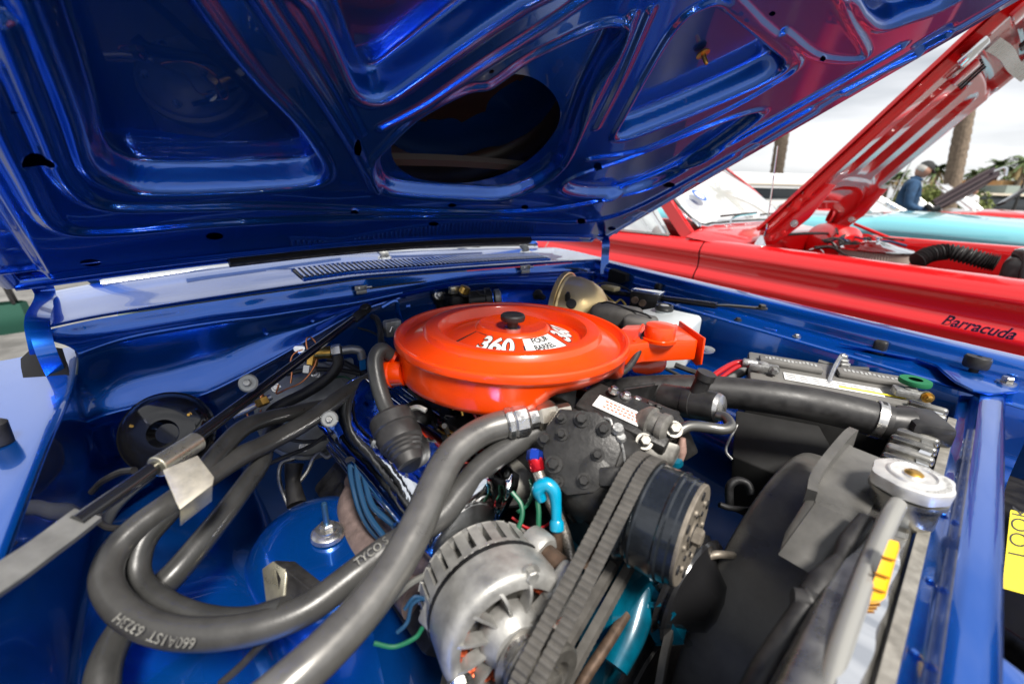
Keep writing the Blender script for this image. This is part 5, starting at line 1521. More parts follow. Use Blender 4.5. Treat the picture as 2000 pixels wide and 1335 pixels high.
tube('fitting', [at(1333, 855, t=.57), at(1330, 880, t=.572), at(1326, 905, t=.575)], [.004, .007, .004], mat('corroded pink metal', (.35, .22, .18), .4, .6, noise=.4, nscale=90), bp2, n=10)
lathe('cap', [(.009, 0), (.010, .004), (.007, .010)], at(1318, 905, t=.575), (.2, -.3, .9), ENGTEAL, bp2, n=14)
# dark box under the hose (battery tray heat shield)
bt_ = thing('battery_tray', 'dark battery tray shield below the radiator hose', 'tray', at(1500, 870, t=.82))
prism('shield', [at(1438, 800, t=.86), at(1600, 830, t=.80), at(1640, 900, t=.74), at(1560, 945, t=.74), at(1430, 890, t=.80)], (.01, .02, -.12), mat('matt black shield', (.012, .012, .012), .1, .7, noise=.4, nscale=20), bt_, bevel=.003)
tube('torn_edge', [at(1440, 830, t=.84), at(1425, 858, t=.82), at(1418, 880, t=.81), at(1430, 897, t=.80)], .0025, LEAD, bt_, n=8)
# bypass pipes at the fan
for k_, (pts_, r_, lb_) in enumerate((
    ([(1425, 985, .66), (1425, 950, .66), (1440, 938, .66), (1460, 945, .655), (1468, 965, .65)], .006, 'dark hooked pipe stub between clutch and shroud'),
    ([(1405, 985, .62), (1430, 992, .62), (1475, 995, .63)], .004, 'thin straight pipe behind the clutch plate'),
    ([(1385, 1085, .56), (1405, 1082, .56), (1440, 1085, .57)], .005, 'short pale rod under the clutch plate'))):
    hose('coolant_pipe', pts_, r_, GREASE if k_ != 2 else TAN, lb_, 'pipe', n=10)

# ------------------------------------------------------------------ wires
def wire(pts_, r, material, label, name='wire'):
    o = tube(name, [at(a, b, t=c) for a, b, c in pts_], r, material, None, n=8)
    return tag(o, label, 'wire')
wire([(968, 1078, .50), (1000, 1068, .50), (1045, 1055, .505), (1052, 1010, .51), (1050, 975, .515)], .003, GREENWIRE, 'green wire bent up in front of the chrome valve cover')
wire([(966, 1073, .505), (1000, 1050, .505), (1018, 1015, .51), (1018, 985, .515), (1000, 960, .52)], .0028, GREENWIRE, 'green wire curving round the end of the chrome valve cover')
wire([(758, 1180, .46), (800, 1140, .47), (850, 1115, .475), (905, 1098, .48), (940, 1082, .49)], .0035, mat('grey cable', (.12, .12, .11), 0, .5), 'grey cable reaching over the back of the alternator')
wire([(730, 1255, .42), (770, 1262, .425), (810, 1245, .43), (825, 1225, .44)], .0022, GREENWIRE, 'thin green wire behind the alternator terminal')
wire([(775, 1235, .43), (795, 1215, .435), (805, 1180, .45), (830, 1165, .46), (860, 1150, .47)], .002, BLUEWIRE, 'thin blue wire loop behind the alternator terminal')
wire([(790, 1190, .45), (810, 1165, .455), (838, 1170, .46), (850, 1145, .47)], .002, BLUEWIRE, 'second blue wire twisted behind the alternator')
wire([(555, 960, .80), (580, 945, .80), (600, 920, .81), (612, 896, .82), (625, 885, .83), (640, 893, .83), (655, 880, .83), (665, 862, .84), (700, 845, .86)], .0035, LEAD, 'bent bare metal line on the firewall below the heater motor', 'brake_line')
wire([(570, 1000, .78), (556, 970, .79), (545, 935, .79), (550, 905, .80), (575, 895, .81)], .0035, LEAD, 'vertical metal line beside the inner fender', 'brake_line')
wire([(510, 912, .70), (560, 890, .72), (610, 868, .75), (660, 830, .78), (700, 790, .80)], .0035, RUBBER, 'thin black cable under the pair of hoses', 'cable')
wire([(560, 857, .76), (600, 862, .77), (650, 852, .78), (690, 830, .79), (720, 800, .80)], .003, RUBBER, 'thin black cable sagging below the heater motor', 'cable')
wire([(180, 960, .56), (200, 940, .55), (235, 922, .54), (262, 918, .53)], .0042, RUBBER, 'black sheathed lead below the canister', 'cable')
wire([(188, 1015, .56), (215, 1030, .55), (255, 1028, .54), (290, 1015, .53)], .004, RUBBER, 'black lead curving under the brace rod', 'cable')
wire([(430, 1335, .40), (470, 1300, .405), (520, 1250, .41), (570, 1225, .415)], .0035, RUBBER, 'black lead at the bottom below the hose loop', 'cable')
wire([(1318, 712, .95), (1350, 724, .94), (1390, 735, .93), (1440, 738, .93)], .006, RUBBER, 'black cable lying along the far inner fender', 'cable')
for i, (x0, y0, x1, y1) in enumerate(((790, 770, 830, 815), (800, 790, 860, 800), (815, 800, 835, 850), (780, 800, 815, 840))):
    wire([(x0, y0, .72), ((x0 + x1) / 2 + 12 * (-1) ** i, (y0 + y1) / 2, .70), (x1, y1, .68)], .0022, (BLUEWIRE, RUBBER, GREENWIRE, RUBBER)[i],
         ('dark blue lead under the left edge of the air cleaner', 'black lead under the left edge of the air cleaner', 'green lead beside the carburetor', 'lower black lead beside the carburetor')[i])
pt = tube('fluid_bottle_cap', [at(575, 905, t=.80), at(572, 940, t=.79), at(580, 985, t=.77)], [.016, .012, .016], RUBBER, None, n=16)
tag(pt, 'dark rubber boot hanging in the corner by the shock tower', 'boot')
# more leads, clips and tubes round the firewall corner
extra = [
    ([(640, 700, .95), (668, 706, .95), (700, 722, .93), (738, 740, .90)], .006, RUBBER, 'black heater tube behind the brass valve'),
    ([(560, 730, .90), (600, 722, .91), (660, 722, .92), (705, 730, .92)], .005, RUBBER, 'black lead across the silver evaporator cover'),
    ([(640, 742, .90), (668, 735, .90), (690, 745, .90), (705, 770, .88)], .002, GREENWIRE, 'thin green lead on the evaporator cover'),
    ([(700, 640, .98), (730, 650, .96), (755, 672, .92), (770, 700, .86)], .0025, RUBBER, 'thin lead falling beside the breather hose'),
    ([(690, 800, .80), (705, 830, .77), (700, 870, .75), (706, 900, .74)], .003, RUBBER, 'black lead beside the blue plug cables'),
    ([(845, 822, .66), (860, 850, .64), (890, 870, .625), (905, 900, .61)], .003, RUBBER, 'black lead down the side of the carburetor'),
    ([(860, 830, .655), (885, 845, .64), (910, 842, .635)], .0025, BRASS, 'brass linkage below the air cleaner'),
    ([(800, 760, .74), (830, 790, .70), (850, 830, .67), (842, 862, .655)], .0045, RUBBER, 'black vacuum line under the air cleaner'),
    ([(1010, 1000, .53), (1030, 985, .535), (1040, 960, .54), (1036, 935, .55)], .0022, GREENWIRE, 'thin green lead below the braided hose'),
    ([(1000, 1010, .53), (1030, 1030, .525), (1062, 1028, .525), (1085, 1010, .53)], .0016, REDWIRE, 'thin red lead behind the green wires'),
    ([(1240, 690, .98), (1290, 715, .95), (1340, 740, .92), (1370, 770, .90)], .0035, RUBBER, 'thin black lead below the snorkel'),
    ([(1150, 560, 1.32), (1180, 552, 1.32), (1215, 560, 1.31), (1240, 575, 1.28)], .003, RUBBER, 'black lead arching behind the gold booster'),
]
for p_, r_, m_, l_ in extra:
    wire(p_, r_, m_, l_, 'lead')
cl2 = thing('hose_clip', 'blue painted clip on the firewall left of the air cleaner', 'clip', at(708, 712, t=.92))
box('tab', at(708, 712, t=.90), (.008, .012, .022), mat('bright blue plastic', (.01, .16, .5), 0, .3), cl2, bevel=.002)
bx2 = thing('ballast_block', 'black connector block below the breather cap', 'connector', at(830, 900, t=.62))
box('block', at(842, 905, t=.625), (.05, .02, .018), BLACKS, bx2, axes=frame((.3, -.5, .8)), bevel=.003)
for k_ in range(3):
    hexbolt('terminal', at(838 + 10 * k_, 896 + 6 * k_, t=.615), (.3, -.5, .8), .003, .005, BRASS, bx2)
mk = thing('bracket_bar', 'worn steel bracket bar on the cylinder head under the plug cables', 'bracket', at(770, 940, t=.64))
strip('bar', [at(728, 880, t=.68), at(752, 915, t=.65), at(785, 955, t=.62), at(830, 985, t=.60)], .016, .005, GREASE, mk, up=(.2, -.7, .7))
hexbolt('bar_bolt', at(792, 962, t=.610), (.2, -.7, .7), .007, .010, STEEL, mk)
# ------------------------------------------------------------------ the red car alongside
RY = 2.03
red = thing('red_car', 'bright red car with its hood raised beside the blue car', 'car', (-.8, RY + .85, 0))
def red_side(x):
    y = RY + float(np.interp(x, [-3, -.7, .5, 1.05], [.10, 0, -.17, -.26]))
    return [(y + .07, .28), (y + .03, .45), (y - .01, .60), (y - .03, .70), (y - .034, .735), (y - .022, .760), (y - .004, .785), (y - .002, .83), (y - .012, .862), (y - .006, .885), (y + .016, .912), (y + .05, .930), (y + .10, .934), (y + .14, .930), (y + .150, .915), (y + .152, .80)]
DOORX = -.745
fend = grid('fender', rowsX([DOORX + .004, -.6, -.4, -.1, .2, .5, .8, 1.05], red_side), RED, red, su=4, sv=5)
def red_door(x):
    p = red_side(x)
    return p[:11] + [(p[11][0], .930), (p[11][0] + .03, .925), (p[11][0] + .04, .90)]
grid('door', rowsX([-2.0, -1.6, -1.2, -.9, DOORX - .004], red_door), RED, red, su=3, sv=5)
grid('door_gap', [[q + Vector((0, .012, -.004)) for q in r] for r in rowsX([DOORX - .02, DOORX + .02], red_side)[:12]], DKPRINT, red, su=2, sv=1)
far_side = lambda x: [(2 * (RY + .86) - a, b) for a, b in red_side(x)]
grid('far_fender', rowsX([-1.0, -.6, -.2, .2, .6, 1.05], far_side), RED, red, su=3, sv=4)
grid('quarter', rowsX([-3.4, -2.8, -2.4, -2.01], red_door), RED, red, su=3, sv=4)
grid('quarter', rowsX([-3.4, -2.8, -2.4, -1.0], lambda x: [(2 * (RY + .86) - a, b) for a, b in red_door(x)]), RED, red, su=3, sv=4)
# cowl and firewall inside the bay
cw = []
for (x, z, bow) in ((-.86, .985, .0), (-.75, .975, .03), (-.62, .962, .05), (-.55, .955, .06), (-.545, .93, .06), (-.53, .86, .04), (-.50, .70, .0), (-.5, .4, 0)):
    cw.append([Vector((x + bow * (1 - ((y - RY - .86) / .8) ** 2), y, z + .02 * (1 - ((y - RY - .86) / .8) ** 2) - .045 * abs((y - RY - .86) / .83) ** 8)) for y in np.linspace(RY + .03, RY + 1.69, 14)])
grid('cowl', cw, RED, red, su=3, sv=4)
box('bay_floor', (.2, RY + .86, .55), (1.5, 1.4, .02), GREASE, red, bevel=0)
box('front_panel', (.98, RY + .86, .84), (.10, 1.45, .12), RED, red, bevel=.02)
box('inner_fender', (.25, RY + .20, .74), (1.4, .02, .26), RED, red, bevel=0)
box('inner_fender', (.25, RY + 1.50, .76), (1.4, .02, .28), RED, red, bevel=0)
box('engine_block', (.2, RY + .86, .68), (.7, .5, .24), GREASE, red, bevel=.03)
# windshield with bright frame
wb_ = [Vector((-.86 + .05 * (1 - ((y - RY - .86) / .7) ** 2), y, .995 + .012 * (1 - ((y - RY - .86) / .7) ** 2))) for y in np.linspace(RY + .15, RY + 1.55, 10)]
wt_ = [Vector((p.x - .56, RY + .86 + (p.y - RY - .86) * .86, p.z + .38)) for p in wb_]
GL2 = mat('pale windshield glass', (.80, .84, .82), 0, .03, trans=.55, spec=.8)
grid('windshield', [wb_, [(a + b) / 2 + Vector((.02, 0, .01)) for a, b in zip(wb_, wt_)], wt_], GL2, red, su=3, sv=4)
tube('windshield_trim', [wt_[0]] + [wb_[0] + (wt_[0] - wb_[0]) * .08] + wb_[1:-1] + [wb_[-1] + (wt_[-1] - wb_[-1]) * .08, wt_[-1]], .010, CHROME, red, n=8, res=4)
tube('windshield_gasket', [p + Vector((-.008, 0, .010)) for p in [wt_[0]] + [wb_[0] + (wt_[0] - wb_[0]) * .08] + wb_[1:-1] + [wb_[-1] + (wt_[-1] - wb_[-1]) * .08, wt_[-1]]], .009, RUBBER, red, n=8, res=4)
strip('pillar', [wb_[0] + Vector((-.03, -.03, -.06)), (wb_[0] + wt_[0]) / 2 + Vector((-.03, -.035, -.0)), wt_[0] + Vector((-.02, -.03, 0))], .07, .035, RED, red, up=(0, 1, 0))
strip('pillar', [wb_[-1] + Vector((-.03, .03, -.06)), (wb_[-1] + wt_[-1]) / 2 + Vector((-.03, .035, -.0)), wt_[-1] + Vector((-.02, .03, 0))], .06, .035, RED, red, up=(0, 1, 0))
vt = [Vector((-1.02, RY + .07, .935)), Vector((-1.34, RY + .12, 1.24))]
strip('vent_post', [vt[0], vt[1]], .018, .012, CHROME, red, up=(0, 1, 0), smooth_path=False)
strip('vent_post', [vt[0] + Vector((-.10, 0, 0)), vt[1] + Vector((-.14, 0, 0))], .012, .012, CHROME, red, up=(0, 1, 0), smooth_path=False)
strip('belt_trim', [Vector((-.98, RY + .055, .935)), Vector((-2.0, RY + .055, .935))], .016, .010, CHROME, red, smooth_path=False)
pyd('side_glass', [(-1.0, RY + .09, .935), (-2.0, RY + .09, .935), (-2.0, RY + .2, 1.3), (-1.36, RY + .2, 1.3)], [(0, 1, 2, 3)], GL2, red)
roof_ = [[Vector((-1.42 - k * .3, y, 1.385 + .03 * (1 - ((y - RY - .86) / .62) ** 2) + .03 * sin(k / 5 * pi))) for y in np.linspace(RY + .25, RY + 1.46, 8)] for k in range(6)]
grid('roof', roof_, RED, red, su=3, sv=3)
st_c = wb_[1] + (wt_[1] - wb_[1]) * .36
st_c = st_c + Vector((.05, .02, .030))
st_n = (wt_[1] - wb_[1]).cross(Vector((0, 1, 0))).normalized()
if st_n.x < 0: st_n = -st_n
lathe('round_sticker', [(.055, 0), (.055, .001)], st_c, st_n, mat('blue sticker', (.02, .10, .40), 0, .4), red, n=28)
lathe('sticker_centre', [(.036, .0013), (.036, .0018)], st_c, st_n, WHITE, red, n=24)
# wipers
for y in (RY + .42, RY + 1.0):
    b0_ = Vector((-.80, y, 1.0))
    w_ = strip('wiper', [b0_, b0_ + Vector((-.02, .10, .045)), b0_ + Vector((-.03, .42, .06))], .012, .008, CHROME, red)
    strip('blade', [b0_ + Vector((-.04, -.05, .05)), b0_ + Vector((-.03, .15, .058)), b0_ + Vector((-.035, .45, .065))], .008, .012, RUBBER, w_)
sw = tube('steering_wheel', [Vector((-1.25 + .07 * cos(a_), RY + 1.2 + .19 * sin(a_), 1.02 + .17 * cos(a_))) for a_ in np.linspace(0, 2 * pi, 16, endpoint=False)], .013, BLACKG, red, n=8, closed=True, res=3)
box('dashboard', (-1.15, RY + .86, .95), (.3, 1.3, .1), mat('red vinyl', (.3, .01, .01), 0, .5), red, bevel=.04)
# raised hood: heightfield panel seen from below
RHX, RHZ, RPH = -.46, .985, radians(52)
RN = Vector((-sin(RPH), 0, cos(RPH))); RV = Vector((cos(RPH), 0, sin(RPH)))
RC, RW = RY + .68, .58
def rpt(y, v, h): return Vector((RHX, y, RHZ)) + RV * v + RN * h
n1, n2 = 110, 100
gy2, gv2 = np.meshgrid(np.linspace(-RW, RW, n1), np.linspace(0, 1.28, n2), indexing='ij')
hh = np.zeros_like(gy2)
for c_ in (-.33, .0, .33):
    hw = .105 if c_ else .12
    hh += .030 * sstep((hw * (1 - .35 * gv2) - np.abs(gy2 - c_ * (1 - .12 * gv2))) / .05) * sstep((gv2 - .24) / .10) * sstep((.86 - gv2) / .10)
hh += .03 * sstep((.11 - np.abs(gv2 - 1.0)) / .04) * sstep((.46 - np.abs(gy2)) / .05)
hh -= .012 * np.exp(-((gv2 - .17) / .02) ** 2) + .010 * np.exp(-((gv2 - .20 - .05 * (gy2 / RW) ** 2) / .012) ** 2)
hh += .035 * sstep((np.abs(gy2) - .52) / .03) + .012 * np.exp(-((gv2 - .93) / .012) ** 2) + .03 * (1 - (gy2 / RW) ** 2)
arch = .17 * np.clip(1 - (np.abs(gy2) / .50) ** 3.2, 0, 1)
vv = gv2 * (1.28 - arch) / 1.28 + arch
co2 = [tuple(rpt(RC + a_, b_, c_)) for a_, b_, c_ in zip(gy2.ravel(), vv.ravel(), hh.ravel())]
ii, jj = np.meshgrid(np.arange(n1 - 1), np.arange(n2 - 1), indexing='ij')
a = (ii * n2 + jj).ravel()
rh = pyd('hood', co2, np.stack([a, a + 1, a + n2 + 1, a + n2], 1).tolist(), RED, red, angle=60)
osk = []
for y in np.linspace(-RW - .02, RW + .02, 12):
    osk.append([rpt(RC + y, v + (.17 * max(0, 1 - (abs(y) / .5) ** 3.2) if v < .02 else 0), .058 + .03 * (1 - (y / RW) ** 2) - .03 * (abs(y) > RW)) for v in np.linspace(0, 1.30, 10)])
grid('outer_skin', osk, RED, rh, su=2, sv=2)
for s_ in (-1, 1):
    strip('side_hem', [rpt(RC + s_ * (RW + .008), v, .04) for v in (0, .4, .8, 1.29)], .014, .055, RED, rh, up=(0, 1, 0))
strip('arch_rim', [rpt(RC + y, .17 * max(0, 1 - (abs(y) / .5) ** 3.2) + .004, .03) for y in np.linspace(-.55, .55, 25)], .012, .05, RED, rh, up=RV, res=2)
# latch gear near the hood's leading edge
lt = strip('latch_strap', [rpt(RC - .45, 1.00, -.01), rpt(RC - .2, 1.02, -.02), rpt(RC + .15, 1.03, -.015), rpt(RC + .5, 1.05, -.03)], .05, .012, STEEL, rh, up=RN)
for k_, (y_, v_, w_) in enumerate(((-.52, .95, .10), (-.35, .90, .08), (.30, 1.10, .12), (-.50, 1.12, .14), (.0, 1.12, .10))):
    box('latch_bracket', rpt(RC + y_, v_, -.006), (.10, w_, .018), (CHROME, RED, STEEL, RED, BLACKS)[k_], rh, axes=(RV, Vector((0, 1, 0)), RN), bevel=.006)
for k_ in range(4):
    strip('slot_rib', [rpt(RC - .30 + .05 * k_, .86, -.002), rpt(RC - .32 + .05 * k_, .96, -.002)], .008, .008, GREASE, rh, up=RN, smooth_path=False)
# hinges
for s_ in (-1, 1):
    hy = RC + s_ * .50
    hg = prism('hinge', [Vector((-.52, hy, .93)), Vector((-.44, hy, .93)), Vector((-.38, hy, .99)), Vector((-.30, hy, 1.08)), Vector((-.22, hy, 1.24)), Vector((-.28, hy, 1.25)), Vector((-.40, hy, 1.10)), Vector((-.52, hy, 1.0))], (0, .012, 0), RED, red, bevel=.003)
    for p_ in ((-.46, .97), (-.36, 1.05), (-.40, 1.0)):
        hexbolt('hinge_bolt', Vector((p_[0], hy - .001, p_[1])), (0, -1, 0), .012, .010, RED if p_[0] != -.36 else STEEL, hg)
tube('hinge_link', [Vector((-.36, RC + .58, 1.02)), Vector((-.10, RC + .58, .93))], .010, RED, red, n=8, res=2)
# antenna
an0 = at(1484, 479, y=RY + .09)
an = lathe('antenna', [(.030, -.004), (.028, .006), (.020, .025), (.013, .040), (.009, .048), (.008, .052)], an0, (0, 0, 1), CHROME, red, n=24)
tube('mast', [an0 + Vector((0, 0, .045)), an0 + Vector((.014, 0, .09)), at(1519, 285, y=RY + .09)], [.006, .0042, .0032], CHROME, an, n=8, res=3)
# script on the fender
nmx = at(1842, 620, y=RY - .20); nme = at(1992, 652, y=RY - .22)
xd = (nme - nmx).normalized()
sb = text('fender_script', 'Barracuda', nmx + Vector((0, -.02, -.020)), xd, (0.05, 0, 1), .054, CHROME, red, depth=.004, shear=.4, squeeze=.86, bold=.0014)
sb2_ = text('fender_script', 'Barracuda', nmx + Vector((0, -.02, -.020)), xd, (0.05, 0, 1), .054, DKPRINT, red, depth=.007, shear=.4, squeeze=.86, bold=-.0007)
# its engine: pleated air filter, corrugated hose, tank, wires
af = thing('air_filter', 'pleated air filter with bright peaked lid in the red car', 'air filter', at(1705, 500, y=2.62))
fc_ = at(1710, 486, y=2.62)
pv, pf_ = [], []
NP = 160
for h_ in (-.075, -.004):
    for i in range(NP):
        a_ = 2 * pi * i / NP
        r_ = .150 + (.004 if i % 2 else -.004)
        pv.append(fc_ + Vector((r_ * cos(a_), r_ * sin(a_), h_)))
pf_ = [(i, (i + 1) % NP, NP + (i + 1) % NP, NP + i) for i in range(NP)]
pyd('pleats', pv, pf_, mat('dusty filter paper', (.42, .34, .30), 0, .8), af, angle=10)
lathe('lid', [(.162, -.006), (.164, 0), (.158, .006), (.10, .018), (.045, .036), (.015, .040)], fc_, (0, 0, 1), CHROME, af, n=48)
lathe('wing_nut', [(.008, 0), (.010, .012), (.018, .014), (.018, .022), (.006, .024)], fc_ + Vector((0, 0, .038)), (0, 0, 1), CHROME, af, n=16)
lathe('base', [(.165, -.085), (.165, -.075)], fc_, (0, 0, 1), CHROME, af, n=40)
cpts = [(1790, 510, 2.40), (1815, 497, 2.45), (1850, 492, 2.5), (1890, 500, 2.5), (1925, 510, 2.5), (1948, 515, 2.5)]
cpath = catmull([at(a_, b_, y=c_) for a_, b_, c_ in cpts], 26)
rad_ = [.034 + .006 * sin(i * 1.15) for i in range(len(cpath))]
v_, f_ = sweep(cpath, circ(16), rad_)
ch = pyd('corrugated_hose', v_, f_, RUBBER, None)
tag(ch, 'black corrugated hose arching over the red car engine bay', 'hose')
tkq = at(1978, 525, y=2.5)
tk = thing('coolant_tank', 'black radiator tank with cap at the front of the red car bay', 'tank', tkq - Vector((0, 0, .1)))
box('tank', tkq + Vector((.05, 0, -.02)), (.16, .34, .16), BLACKS, tk, bevel=.03, seg=3)
lathe('cap', [(.05, 0), (.05, .02), (.03, .03)], tkq + Vector((.03, .02, .06)), (0, 0, 1), CHROME, tk, n=28)
tube('outlet', [tkq + Vector((.0, -.08, .07)), tkq + Vector((.03, -.14, .06)), tkq + Vector((.05, -.17, -.02))], .022, BLACKS, tk, n=12)
random.seed(5)
wl = thing('wiring_loom', 'tangle of wires at the red car firewall', 'wiring', at(1590, 480, y=2.7))
for i in range(22):
    a_ = Vector((random.uniform(-.42, -.20), RY + random.uniform(.45, 1.15), random.uniform(.88, .96)))
    b_ = a_ + Vector((random.uniform(.05, .25), random.uniform(-.2, .2), random.uniform(-.06, .02)))
    tube('lead', [a_, (a_ + b_) / 2 + Vector((0, 0, random.uniform(.01, .06))), b_], random.uniform(.004, .008), random.choice([RUBBER, RUBBER, CHROME, LEAD, BLUEWIRE, BLACKS]), wl, n=7, res=5)
hbx = thing('heater_box', 'rounded red heater housing at the red car firewall', 'heater', (-.36, RY + .8, .9))
lathe('housing', [(.02, 0), (.10, .004), (.125, .02), (.13, .10), (.12, .22), (.08, .26)], Vector((-.46, RY + .98, .90)), (.75, -.5, .0), RED, hbx, n=32)
lathe('port', [(.035, 0), (.038, .012), (.02, .014)], Vector((-.28, RY + .80, .94)), (.75, -.5, .3), BLACKS, hbx, n=20)
tube('loom_bar', [Vector((-.50, RY + .35, .97)), Vector((-.40, RY + .6, .98)), Vector((-.36, RY + .9, .97))], .008, BLACKS, hbx, n=8)

# ------------------------------------------------------------------ more cars
def sedan(name, label, x0, y0, paint, L=4.6, Wd=1.78, top=.97, roof=None, z_roof=1.38, flat=0.0, yaw=0.0):
    """closed-body car: nose at x0 + L*0.5 pointing +X, centre line y0"""
    c = thing(name, label, 'car', (x0, y0, 0), rot=(0, 0, yaw))
    cM = Matrix.Translation((x0, y0, 0)) @ Matrix.Rotation(yaw, 4, 'Z')
    st = [(-.5, .62, .80), (-.485, .80, .86), (-.42, .87, top - .06), (-.30, .89, top - .05), (-.16, .89, top - .03), (-.02, .89, top - .03), (.09, .89, top - .01), (.12, .89, top + .015), (.20, .89, top + .01), (.32, .885, top - .01), (.42, .87, top - .04), (.47, .84, top - .09), (.495, .76, top - .17), (.5, .60, top - .25)]
    sec = []
    for fx, w, zt in st:
        w *= Wd / 1.78
        half = [(-w + .06, .28), (-w + .01, .42), (-w - .0, .62), (-w + .01, zt * .80), (-w - .005, zt * .86), (-w + .02, zt * .93), (-w + .07, zt - .035), (-w + .16, zt - .022), (-w * .55, zt - .004), (0, zt + .012)]
        full = half + [(-a_, b_) for a_, b_ in half[-2::-1]]
        sec.append([cM @ Vector((fx * L, a_, b_)) for a_, b_ in full])
    rows_ = list(map(list, zip(*sec)))
    grid('body', rows_, paint, c, su=3, sv=3)
    xs_, xt = .10 * L, -.02 * L
    wbp = [cM @ Vector((xs_ - .04 * abs(a_), a_ * .80 * Wd / 1.78, top + .01)) for a_ in np.linspace(-.92, .92, 7)]
    wtp = [cM @ Vector((xt - .04 * abs(a_), a_ * .68 * Wd / 1.78, z_roof)) for a_ in np.linspace(-.92, .92, 7)]
    grid('windshield', [wbp, wtp], GL2, c, su=2, sv=3)
    tube('windshield_frame', [wbp[0]] + wtp + [wbp[-1]], .011, STEEL, c, n=8, res=3)
    for sx, sy in ((.31, -1), (.31, 1), (-.31, -1), (-.31, 1)):
        w0_ = cM @ Vector((sx * L, sy * (.80 * Wd / 1.78), .33))
        wd_ = (cM.to_3x3() @ Vector((0, sy, 0)))
        tr_ = lathe('wheel', [(.20, -.09), (.31, -.10), (.33, -.06), (.33, .06), (.31, .09), (.20, .085)], w0_, wd_, RUBBER, c, n=32)
        lathe('rim', [(.20, .07), (.19, .085), (.10, .06), (.05, .09)], w0_, wd_, CHROME, tr_, n=24)
    if roof:
        rr_ = [[p + (cM.to_3x3() @ Vector((-dx, 0, dz))) for p in wtp] for dx, dz in ((0, .01), (.3, .05), (.8, .06), (1.2, .02))]
        rr_.append([cM @ Vector((-.34 * L, a_ * .78, top)) for a_ in np.linspace(-.92, .92, 7)])
        grid('roof', rr_, roof, c, su=3, sv=3)
    return c, cM
teal, tM = sedan('turquoise_car', 'turquoise convertible with closed hood beyond the red car', -1.05, 5.62, TEAL, top=1.05, z_roof=1.36)
for (q, y_) in (((1655, 424), 4.95), ((1733, 411), 5.6)):
    p_ = at(*q, y=y_)
    a_ = lathe('aerial', [(.05, -.01), (.045, 0), (.014, .016), (.012, .04)], p_, (0, 0, 1), CHROME, teal, n=16)
    tube('rod', [p_ + Vector((0, 0, .03)), p_ + Vector((.06, 0, .4)), p_ + Vector((.18, 0, .95))], [.007, .005, .004], STEEL, a_, n=6)
strip('fender_trim', [tM @ Vector((.9, -.85, .97)), tM @ Vector((2.0, -.83, .93))], .03, .03, CHROME, teal, smooth_path=False)
fr_, fM = sedan('red_sedan', 'second red car with cream roof farther off behind the standing man', -.9, 11.3, RED, top=1.04, roof=RED, z_roof=1.45)
fr2, _ = sedan('white_car', 'white car parked behind the second red car', -1.2, 13.9, mat('white car paint', (.72, .72, .70), 0, .3, 1.0, .03), top=.96, roof=MATS['white car paint'], z_roof=1.4)
fr3, _ = sedan('black_car', 'dark car parked far off at the end of the row', -2.5, 17.5, BLACKG, top=.96, roof=BLACKG, z_roof=1.42)
# dark raised hood of the next car
dh = thing('raised_hood', 'long dark maroon hood raised in front of the standing man', 'hood', at(1830, 400, t=6.6))
p0_, p1_ = at(1818, 402, t=6.7), at(1943, 332, t=6.5)
dx_ = (p1_ - p0_)
sN = Vector((-dx_.z, 0, dx_.x)).normalized()
rowsD = []
for k_, off in enumerate((-.14, -.10, -.05, .0, .05, .09)):
    rowsD.append([p0_ + dx_ * s_ + sN * (off * (.75 + .25 * sin(s_ * pi))) + Vector((0, .25 * (k_ % 2) * .12 + k_ * .12, 0)) for s_ in np.linspace(0, 1, 8)])
grid('panel', rowsD, mat('dull maroon underside', (.022, .008, .012), 0, .55), dh, su=3, sv=3, thick=.03)
for k_ in range(3):
    tube('stiffener', [p0_ + dx_ * s_ + sN * (-.08 + .07 * k_) + Vector((0, -.03 + k_ * .1, 0)) for s_ in (.04, .5, .93)], .022, MATS['dull maroon underside'], dh, n=8)
tube('latch', [p1_ + Vector((0, 0, -.02)), p1_ + Vector((.10, 0, .03)), p1_ + Vector((.13, 0, -.08))], .02, CHROME, dh, n=8)
tube('grip', [p0_ + Vector((-.05, 0, .02)), p0_ + Vector((.05, 0, -.05)), p0_ + Vector((.12, 0, -.02))], .045, BLACKG, dh, n=10)
dh2 = strip('raised_hood', [at(1955, 398, t=8.5), at(2040, 346, t=8.3)], .22, .05, BLACKG, None, up=(-.5, 0, .86), smooth_path=False)
tag(dh2, 'thin black raised hood at the edge beside the tan building', 'hood')

# white motor home
rv = thing('white_van', 'tall white van with a dark side window parked behind the red car', 'van', at(1480, 405, t=19))
RVW = mat('white coach paint', (.76, .76, .75), 0, .35, .4, .1)
rA, rB = at(1395, 335, t=19.6), at(1580, 335, t=19.0)
rx = Vector((rB.x - rA.x, rB.y - rA.y, 0))
rl = rx.length; rx.normalize()
ry_ = Vector((-rx.y, rx.x, 0))
cen = (rA + rB) / 2 + ry_ * 1.1
zt_ = rA.z
box('coach_body', Vector((cen.x, cen.y, zt_ / 2 + .2)), (rl + 1.2, 2.2, zt_ - .4), RVW, rv, axes=(rx, ry_, Vector((0, 0, 1))), bevel=.12, seg=3)
def rvp(px, py): 
    d = CR * ((px - 1000) / FOCAL) + CU * ((667.5 - py) / FOCAL) + CF
    o = rA + ry_ * -.01
    t = (o - CAM).dot(ry_) / d.dot(ry_)
    return CAM + d * t
strip('gutter', [rvp(1380, 357), rvp(1600, 362)], .05, .06, mat('beige trim', (.50, .43, .34), 0, .5), rv, smooth_path=False)
prism('window', [rvp(1468, 366), rvp(1560, 368), rvp(1560, 388), rvp(1478, 388)], -ry_ * .02, mat('dark window', (.02, .025, .03), 0, .05), rv)
